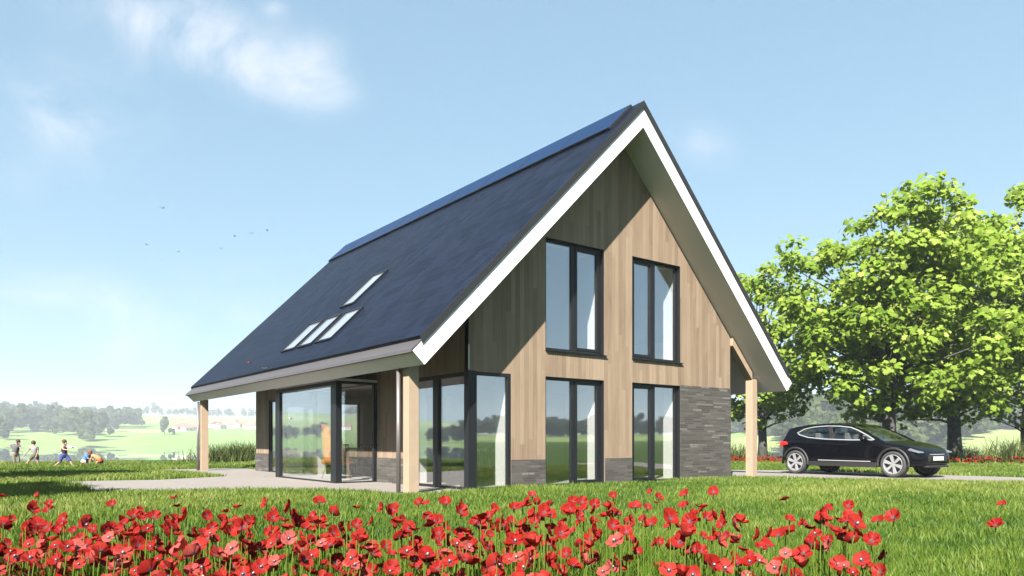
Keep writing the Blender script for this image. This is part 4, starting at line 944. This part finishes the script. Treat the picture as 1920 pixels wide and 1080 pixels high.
# ------------------------------------------------------------------ PEOPLE
SK = simple('skin', (.36, .21, .145), .6)
def skinned(name, verts, edges, radii, m, parent, sub=1, root=0):
    me = bpy.data.meshes.new(name); me.from_pydata(verts, edges, []); o = link(name, me, m, parent)
    o.modifiers.new('Skin', 'SKIN'); sl = me.skin_vertices[0].data
    for i, r in enumerate(radii): sl[i].radius = (r, r); sl[i].use_root = (i == root)
    s = o.modifiers.new('Sub', 'SUBSURF'); s.levels = sub; s.render_levels = sub
    o.modifiers['Skin'].use_smooth_shade = True
    return o
def person(u, dep, j, scale, base, label, shirt, short, hair, shirt_sleeve=.6, short_len=1.0, bare=False):
    """j: joints in picture units (x, z, depth) measured from the photograph at 8x; scale units per metre"""
    x0 = j['pelvis'][0]
    def P(q): return Vector(((q[0]-x0)/scale, (q[2] if len(q) > 2 else 0), (base-q[1])/scale))
    J = {k: P(v) for k, v in j.items()}
    gx_, gy_ = ground(u, dep); t = empty('person', (gx_, gy_, zg(gx_, gy_)), AX-PI/2, label, 'person', 'children playing on the lawn')
    names = ['pelvis', 'waist', 'chest', 'neck', 'head', 'crown', 'sl', 'el', 'hl', 'fl', 'sr', 'er', 'hr', 'fr', 'pl', 'kl', 'al', 'tl', 'pr', 'kr', 'ar', 'tr']
    J['waist'] = J['pelvis'].lerp(J['chest'], .5); hv = (J['head']-J['neck']).normalized(); J['crown'] = J['head']+hv*.055
    for s in 'lr':
        J['f'+s] = J['h'+s]+(J['h'+s]-J['e'+s]).normalized()*.07
    V = [J[n] for n in names]; ix = {n: i for i, n in enumerate(names)}
    E = [('pelvis', 'waist'), ('waist', 'chest'), ('chest', 'neck'), ('neck', 'head'), ('head', 'crown')]
    for s in 'lr': E += [('chest', 's'+s), ('s'+s, 'e'+s), ('e'+s, 'h'+s), ('h'+s, 'f'+s), ('pelvis', 'p'+s), ('p'+s, 'k'+s), ('k'+s, 'a'+s), ('a'+s, 't'+s)]
    rad = dict(pelvis=.085, waist=.08, chest=.09, neck=.035, head=.078, crown=.055); rad.update({a+s: r for s in 'lr' for a, r in dict(s=.045, e=.03, h=.022, f=.016, p=.07, k=.043, a=.027, t=.022).items()})
    E = [(ix[a], ix[b]) for a, b in E]; RD = [rad[n] for n in names]
    for s in 'lr':                                   # four curled fingers and a thumb on every palm
        d = (J['h'+s]-J['e'+s]).normalized(); sd = d.cross(Vector((0, 1, 0))).normalized(); cu = d.cross(sd)
        for q, ln in ((-1.5, .040), (-.5, .050), (.5, .047), (1.5, .036)):
            a = J['f'+s]+sd*q*.011; V += [a, a+d*ln*.55+cu*.006, a+d*ln*.85+cu*.022]; k = len(V); E += [(ix['f'+s], k-3), (k-3, k-2), (k-2, k-1)]; RD += [.0085, .008, .0065]
        a = J['h'+s]+d*.015; V += [a+sd*.026+d*.012, a+sd*.042+d*.036]; k = len(V); E += [(ix['h'+s], k-2), (k-2, k-1)]; RD += [.0095, .0075]
    body = skinned('body', V, E, RD, SK, t)
    # shirt
    def sub(nm, keys, ed, rr, m): 
        k = list(keys); return skinned(nm, [keys[a] for a in k], [(k.index(a), k.index(b)) for a, b in ed], [rr[a] for a in k], m, t)
    ks = dict(w=J['waist'].lerp(J['pelvis'], 1.25), c=J['chest'], n=J['chest'].lerp(J['neck'], .75), wm=J['waist']); ed = [('w', 'wm'), ('wm', 'c'), ('c', 'n')]; rr = dict(w=.125, wm=.118, c=.118, n=.062)
    for s in ('' if bare else 'lr'):
        ks['s'+s] = J['s'+s]; ks['e'+s] = J['s'+s].lerp(J['e'+s], shirt_sleeve); ed += [('c', 's'+s), ('s'+s, 'e'+s)]; rr['s'+s] = .066; rr['e'+s] = .052
    sub('shirt', ks, ed, rr, shirt)
    ks = dict(w=J['pelvis'].lerp(J['waist'], .6), p=J['pelvis']); ed = [('w', 'p')]; rr = dict(w=.108, p=.112)
    for s in 'lr':
        ks['p'+s] = J['p'+s]; ks['k'+s] = J['p'+s].lerp(J['k'+s], min(1, short_len)); ed += [('p', 'p'+s), ('p'+s, 'k'+s)]; rr['p'+s] = .085; rr['k'+s] = .062
        if short_len > 1: ks['a'+s] = J['k'+s].lerp(J['a'+s], short_len-1); ed.append(('k'+s, 'a'+s)); rr['a'+s] = .05
    sub('shorts', ks, ed, rr, short)
    hd = MB().ball(J['head']+hv*.03+Vector((-.008 if J['nose'].x > J['head'].x else .008, 0, .008)), (.088, .088, .085), 14, 10); hd.build('hair', hair, t, smooth=True)
    nd = (J['nose']-J['head']).normalized(); sdv = nd.cross(Vector((0, 0, 1))).normalized(); mb = MB()
    mb.ball(J['head']+nd*.085-hv*.015, .014, 8, 6); 
    for s in (-1, 1): mb.ball(J['head']+sdv*s*.082-hv*.01, (.018, .018, .026), 8, 6)
    mb.ball(J['head']+nd*.06-hv*.03, (.045, .045, .05), 10, 8); mb.build('face', SK, t, smooth=True)
    mb = MB()
    for s in (-1, 1): mb.ball(J['head']+nd*.092+sdv*s*.03+hv*.01, .009, 6, 5)
    mb.build('eyes', M['black'], t)
    for s in 'lr': MB().ball((J['a'+s]+J['t'+s])*.5, (.075, .04, .04), 10, 8).build('shoe', simple('shoe_pale', (.55, .55, .55), .7) if 'shoe_pale' not in bpy.data.materials else bpy.data.materials['shoe_pale'], t, smooth=True)
    return t, J
def cl(n, c): return simple(n, c, .9, var=.12, scale=20)
brown = cl('brown_hair', (.07, .035, .02))
J1 = dict(pelvis=(225, 400), chest=(228, 300), neck=(245, 262), head=(262, 222), nose=(290, 228), sl=(188, 272, -.05), el=(150, 272, -.08), hl=(118, 240, -.1), sr=(272, 280, .05), er=(298, 312, .0), hr=(318, 335, -.05), pl=(212, 418, -.06), kl=(222, 490, -.06), al=(224, 562, -.05), tl=(240, 572, -.05), pr=(240, 418, .06), kr=(264, 490, .06), ar=(248, 562, .06), tr=(266, 572, .06))
person(29, 31.3, J1, 355, 577, 'child in dark grey shirt and long trousers with one arm stretched out, at far left', cl('charcoal_shirt', (.09, .09, .10)), cl('taupe_trousers', (.18, .15, .115)), brown, .9, 1.85)
J2 = dict(pelvis=(535, 425), chest=(520, 325), neck=(508, 285), head=(506, 247), nose=(490, 250, .1), sl=(478, 308, -.02), el=(438, 365, -.05), hl=(385, 428, -.08), sr=(560, 312, .02), er=(578, 370, 0), hr=(565, 425, -.04), pl=(512, 440, -.05), kl=(468, 500, -.06), al=(405, 568, -.06), tl=(388, 580, -.06), pr=(556, 440, .05), kr=(558, 505, .05), ar=(562, 572, .05), tr=(550, 582, .05))
person(66, 30.8, J2, 360, 585, 'child in pale grey shirt and olive shorts seen from behind with legs apart', cl('grey_shirt', (.19, .19, .185)), cl('olive_shorts', (.10, .095, .05)), brown, .7, 1.0)
J3 = dict(pelvis=(962, 425), chest=(962, 318), neck=(966, 278), head=(968, 238), nose=(1000, 245), sl=(948, 300, -.08), el=(985, 345, -.12), hl=(1040, 352, -.1), sr=(985, 302, .08), er=(1030, 318, .1), hr=(1068, 296, .06), pl=(945, 440, -.06), kl=(920, 530, -.06), al=(832, 592, -.05), tl=(812, 608, -.05), pr=(980, 440, .06), kr=(1042, 520, .06), ar=(1085, 598, .06), tr=(1100, 610, .06))
t3, jj = person(120, 28.5, J3, 392, 620, 'child in black vest and blue shorts striding while holding a white toy plane', cl('black_vest', (.012, .012, .014)), cl('blue_shorts', (.045, .06, .22)), brown, .4, 1.05, True)
J4 = dict(pelvis=(1255, 505), chest=(1305, 435), neck=(1330, 408), head=(1345, 385, -.02), nose=(1380, 398, .05), sl=(1290, 415, -.1), el=(1340, 470, -.12), hl=(1365, 495, -.05), sr=(1335, 430, .1), er=(1365, 480, .1), hr=(1385, 490, .06), pl=(1242, 515, -.06), kl=(1300, 515, -.1), al=(1285, 565, -.1), tl=(1305, 575, -.1), pr=(1258, 518, .07), kr=(1290, 530, .1), ar=(1235, 565, .08), tr=(1215, 575, .08))
person(158, 31, J4, 358, 577, 'crouching child in bright blue shirt and white shorts', cl('blue_shirt', (.05, .17, .48)), cl('white_shorts', (.5, .5, .5)), cl('auburn_hair', (.18, .05, .03)), .8, 1.0)
J5 = dict(pelvis=(1572, 500), chest=(1490, 432), neck=(1445, 418), head=(1412, 412), nose=(1385, 432), sl=(1465, 432, -.09), el=(1440, 490, -.1), hl=(1418, 545, -.08), sr=(1480, 440, .09), er=(1500, 495, .1), hr=(1495, 530, .08), pl=(1572, 515, -.06), kl=(1522, 528, -.08), al=(1548, 575, -.07), tl=(1528, 582, -.07), pr=(1578, 515, .06), kr=(1560, 545, .08), ar=(1605, 570, .08), tr=(1588, 580, .08))
person(189, 31, J5, 358, 582, 'bent over child in orange tan shirt and red orange shorts touching the grass', cl('tan_shirt', (.38, .20, .075)), cl('red_shorts', (.38, .055, .02)), brown, .5, .9)
# toy plane held by the third child
hx_ = Matrix.Rotation(AX-PI/2, 4, 'Z') @ ((jj['fl']+jj['fr'])*.5) + t3.location
tp = empty('toy_plane', hx_, AX-PI/2, 'white toy plane held by the child in the black vest', 'toy plane'); pw_ = simple('toy_foam', (.82, .83, .84), .6)
MB().tube([(-.16, 0, .02), (-.05, 0, .02), (.12, 0, .02), (.2, 0, .02)], [.012, .03, .032, .012], 10).build('fuselage', pw_, tp, smooth=True)
MB().box(.02, .12, -.24, .24, .028, .038).build('wing', pw_, tp); MB().box(-.16, -.10, -.09, .09, .025, .033).build('tailplane', pw_, tp); MB().box(-.16, -.10, -.005, .005, .033, .11).build('tail_fin', pw_, tp)

# ------------------------------------------------------------------ BIRDS AND BUTTERFLIES
bk_ = simple('crow_black', (.02, .02, .025), .7)
def bird(u, v, dep, rz, flap, label, s=.75):
    x, y = ground(u, dep); z = 1+(YH-v)/F*dep; t = empty('bird', (x, y, z), rz, label, 'bird', 'birds flying in the sky')
    MB().tube([(-.30*s, 0, 0), (-.16*s, 0, .0), (0, 0, .01), (.15*s, 0, .02), (.22*s, 0, .02)], [.015*s, .05*s, .07*s, .045*s, .008*s], 8).build('body', bk_, t, smooth=True)
    for sy in (-1, 1):
        w = MB().add([(.10*s, sy*.03*s, .03*s), (-.10*s, sy*.03*s, .03*s), (-.12*s, sy*.30*s, .03*s+flap*.5*s), (.09*s, sy*.30*s, .03*s+flap*.5*s), (-.10*s, sy*.58*s, .03*s+flap*.3*s), (-.02*s, sy*.60*s, .03*s+flap*.3*s)], [(0, 1, 2, 3), (3, 2, 4, 5)]).build('wing', bk_, t, fix=False); so = w.modifiers.new('Solid', 'SOLIDIFY'); so.thickness = .012*s
bl = ['bird highest of the flock, wings tilted', 'dark bird leftmost of the flock', 'bird low in the flock left of centre with level wings', 'faint small bird lowest of the flock', 'dark bird flying below the rising line of three', 'lowest bird of the rising line of three', 'middle bird of the rising line of three', 'rightmost bird of the flock, wings spread']
for (u, v, dd_, a, fl), lb in zip([(305, 391, 105, .9, .5), (275, 459, 130, 2.1, .3), (335, 472, 135, .4, .25), (304, 489, 190, 1.2, .4), (415, 467, 120, 1.6, .6), (440, 443, 125, 2.4, .35), (472, 438, 135, .8, .5), (501, 431, 110, AX-PI/2+.2, -.25)], bl): bird(u, v, dd_, a, fl, lb)
def butterfly(u, v, dep, c, label, rz, op):
    x, y = ground(u, dep); z = 1+(YH-v)/F*dep; t = empty('butterfly', (x, y, z), rz, label, 'butterfly', 'butterflies in the garden'); m = simple('wing_'+label.split()[0], c, .6)
    MB().tube([(-.012, 0, 0), (0, 0, 0), (.014, 0, .001)], [.0012, .0026, .0015], 6).build('body', M['black'], t)
    for sy in (-1, 1):
        pts = [(0, 0), (.022, .016), (.02, .034), (.004, .026), (-.016, .026), (-.02, .012)]
        w = MB().add([(a, sy*b*math.cos(op), b*math.sin(op)) for a, b in pts], [tuple(range(6))]).build('wing', m, t, fix=False); so = w.modifiers.new('Solid', 'SOLIDIFY'); so.thickness = .0008
butterfly(468, 680, 9, (.55, .03, .05), 'red butterfly fluttering before the dark roof', .5, .5)
butterfly(495.5, 690.5, 8, (.75, .5, .42), 'pinkish butterfly fluttering just above the eave', 1.2, .25)
butterfly(545, 785, 10, (.8, .8, .78), 'white butterfly fluttering before the bay glass', .2, .6)
butterfly(497, 893, 9, (.05, .35, .5), 'blue butterfly fluttering low over the terrace', .9, .3)

# shade tree standing left of the view; its shadow falls on the lawn
maple((-15.4, .3), 9.0, 2.7, 6.2, 31, 'maple standing left of the view that shades the near lawn', gt, ncl=110, tr=.22, zmin=3.4)
maple((-12.6, 8.8), 8.6, 2.3, 6.0, 37, 'maple standing left of the view that shades the lawn before the children', gt, ncl=100, tr=.2, zmin=3.6)

# ------------------------------------------------------------------ AIR, SKY, SUN, CAMERA
hz, nt, out = mat('thin_haze'); pv = N(nt, 'ShaderNodeVolumePrincipled'); pv.inputs['Color'].default_value = (.86, .93, 1, 1); pv.inputs['Density'].default_value = .00037; pv.inputs['Anisotropy'].default_value = .0
L(nt, pv.outputs[0], out.inputs['Volume'])
HB = 1500
tag(MB().box(CX-HB, CX+HB, CY-HB, CY+HB, -6.5, 78).build('haze', hz), kind='stuff')

sun_dir = Vector((-1, -.6966, 1.045)).normalized()
el = math.asin(sun_dir.z); rot = math.atan2(sun_dir.x, sun_dir.y)
sl = bpy.data.lights.new('sun', 'SUN'); sl.energy = 5.0; sl.angle = R(.5); sl.color = (1, .95, .87)
so = bpy.data.objects.new('sun', sl); COL.objects.link(so); so.rotation_euler = (-sun_dir).to_track_quat('-Z', 'Y').to_euler(); so.location = (0, 0, 60)
wd = bpy.data.worlds.new('World'); S.world = wd; wd.use_nodes = True; nt = wd.node_tree; nt.nodes.clear()
out = N(nt, 'ShaderNodeOutputWorld'); bg = N(nt, 'ShaderNodeBackground'); bg.inputs[1].default_value = .054
sk = N(nt, 'ShaderNodeTexSky', sky_type='NISHITA'); sk.sun_disc = False; sk.sun_elevation = el; sk.sun_rotation = rot; sk.air_density = 1.0; sk.dust_density = .3; sk.ozone_density = .6
# thin clouds: soft masses at fixed bearings, broken up by noise
tc = N(nt, 'ShaderNodeTexCoord')
def direction(u, v):
    d = Vector((FW[0]+RT[0]*(u-960)/F, FW[1]+RT[1]*(u-960)/F, (YH-v)/F)); return d.normalized()
nz = N(nt, 'ShaderNodeTexNoise', i_Scale=9, i_Detail=9, i_Roughness=.6, i_Distortion=.5); L(nt, tc.outputs['Generated'], nz.inputs['Vector'])
tot_ = None
def cloud(u, v, ru, rv, ang, amp):
    global tot_
    d = direction(u, v); a = direction(u+20*math.cos(ang), v-20*math.sin(ang))-d; a = (a-a.dot(d)*d).normalized(); b = d.cross(a)
    def dot(vec, s):
        n = N(nt, 'ShaderNodeVectorMath', operation='DOT_PRODUCT'); L(nt, tc.outputs['Generated'], n.inputs[0]); n.inputs[1].default_value = vec; return math_(nt, 'MULTIPLY', n.outputs['Value'], s)
    r = math_(nt, 'ADD', math_(nt, 'POWER', math_(nt, 'ABSOLUTE', dot(a, F/ru)), 2), math_(nt, 'POWER', math_(nt, 'ABSOLUTE', dot(b, F/rv)), 2))
    fwd = N(nt, 'ShaderNodeVectorMath', operation='DOT_PRODUCT'); L(nt, tc.outputs['Generated'], fwd.inputs[0]); fwd.inputs[1].default_value = d
    g = math_(nt, 'MULTIPLY', math_(nt, 'MULTIPLY', math_(nt, 'POWER', 2.718, math_(nt, 'MULTIPLY', r, -1.0)), amp), math_(nt, 'GREATER_THAN', fwd.outputs['Value'], 0))
    tot_ = g if tot_ is None else math_(nt, 'ADD', tot_, g)
for c in [(390, 75, 190, 55, -.40, 1.0), (520, 150, 110, 40, -.35, .9), (600, 100, 45, 60, 1.0, .8), (250, 20, 150, 60, -.2, .6), (120, 215, 80, 42, -.1, .95), (60, 330, 200, 60, .2, .5), (90, 130, 160, 70, -.2, .5), (330, 660, 220, 30, 0, .5), (640, 350, 45, 22, .1, .45), (1310, 265, 75, 40, -.5, .7), (1370, 300, 50, 30, -.4, .4), (516, 14, 22, 14, 0, .7), (150, 560, 330, 70, .05, .55), (390, 600, 130, 40, .1, .5), (1040, 560, 900, 60, 0, .15)]: cloud(*c)
cv = math_(nt, 'MULTIPLY', tot_, math_(nt, 'ADD', math_(nt, 'MULTIPLY', nz.outputs[0], 3.6), -1.2))
cf = N(nt, 'ShaderNodeMapRange', interpolation_type='SMOOTHSTEP'); L(nt, cv, cf.inputs[0]); cf.inputs[1].default_value = .05; cf.inputs[2].default_value = 1.9; cf.inputs[4].default_value = .72
mx = N(nt, 'ShaderNodeMix', data_type='RGBA'); L(nt, cf.outputs[0], mx.inputs[0]); hs_ = N(nt, 'ShaderNodeMix', data_type='RGBA', blend_type='MULTIPLY'); hs_.inputs[0].default_value = 1; hs_.inputs[7].default_value = (1.36, 1.93, 2.27, 1); gm = N(nt, 'ShaderNodeGamma', i_Gamma=.33); L(nt, sk.outputs[0], gm.inputs[0]); L(nt, gm.outputs[0], hs_.inputs[6])
L(nt, hs_.outputs[2], mx.inputs[6]); mx.inputs[7].default_value = (4.3, 4.5, 4.9, 1)
L(nt, mx.outputs[2], bg.inputs[0]); L(nt, bg.outputs[0], out.inputs[0])

cam = bpy.data.cameras.new('camera'); co = bpy.data.objects.new('camera', cam); COL.objects.link(co); S.camera = co
co.location = (CX, CY, CZ); co.rotation_euler = (R(90), 0, AX-PI/2); cam.sensor_width = 36; cam.lens = 36*F/1920; cam.shift_y = (YH-540)/1920; cam.clip_start = .05; cam.clip_end = 12000
S.view_settings.view_transform = 'Standard'; S.view_settings.look = 'None'; S.view_settings.exposure = 2.1; S.view_settings.gamma = 1; S.view_settings.use_curve_mapping = False
S.cycles.use_denoising = True; S.cycles.max_bounces = 10; S.cycles.diffuse_bounces = 1; S.cycles.transparent_max_bounces = 24; S.cycles.volume_bounces = 0; S.cycles.caustics_reflective = False; S.cycles.caustics_refractive = False
S.cycles.sample_clamp_indirect = 6
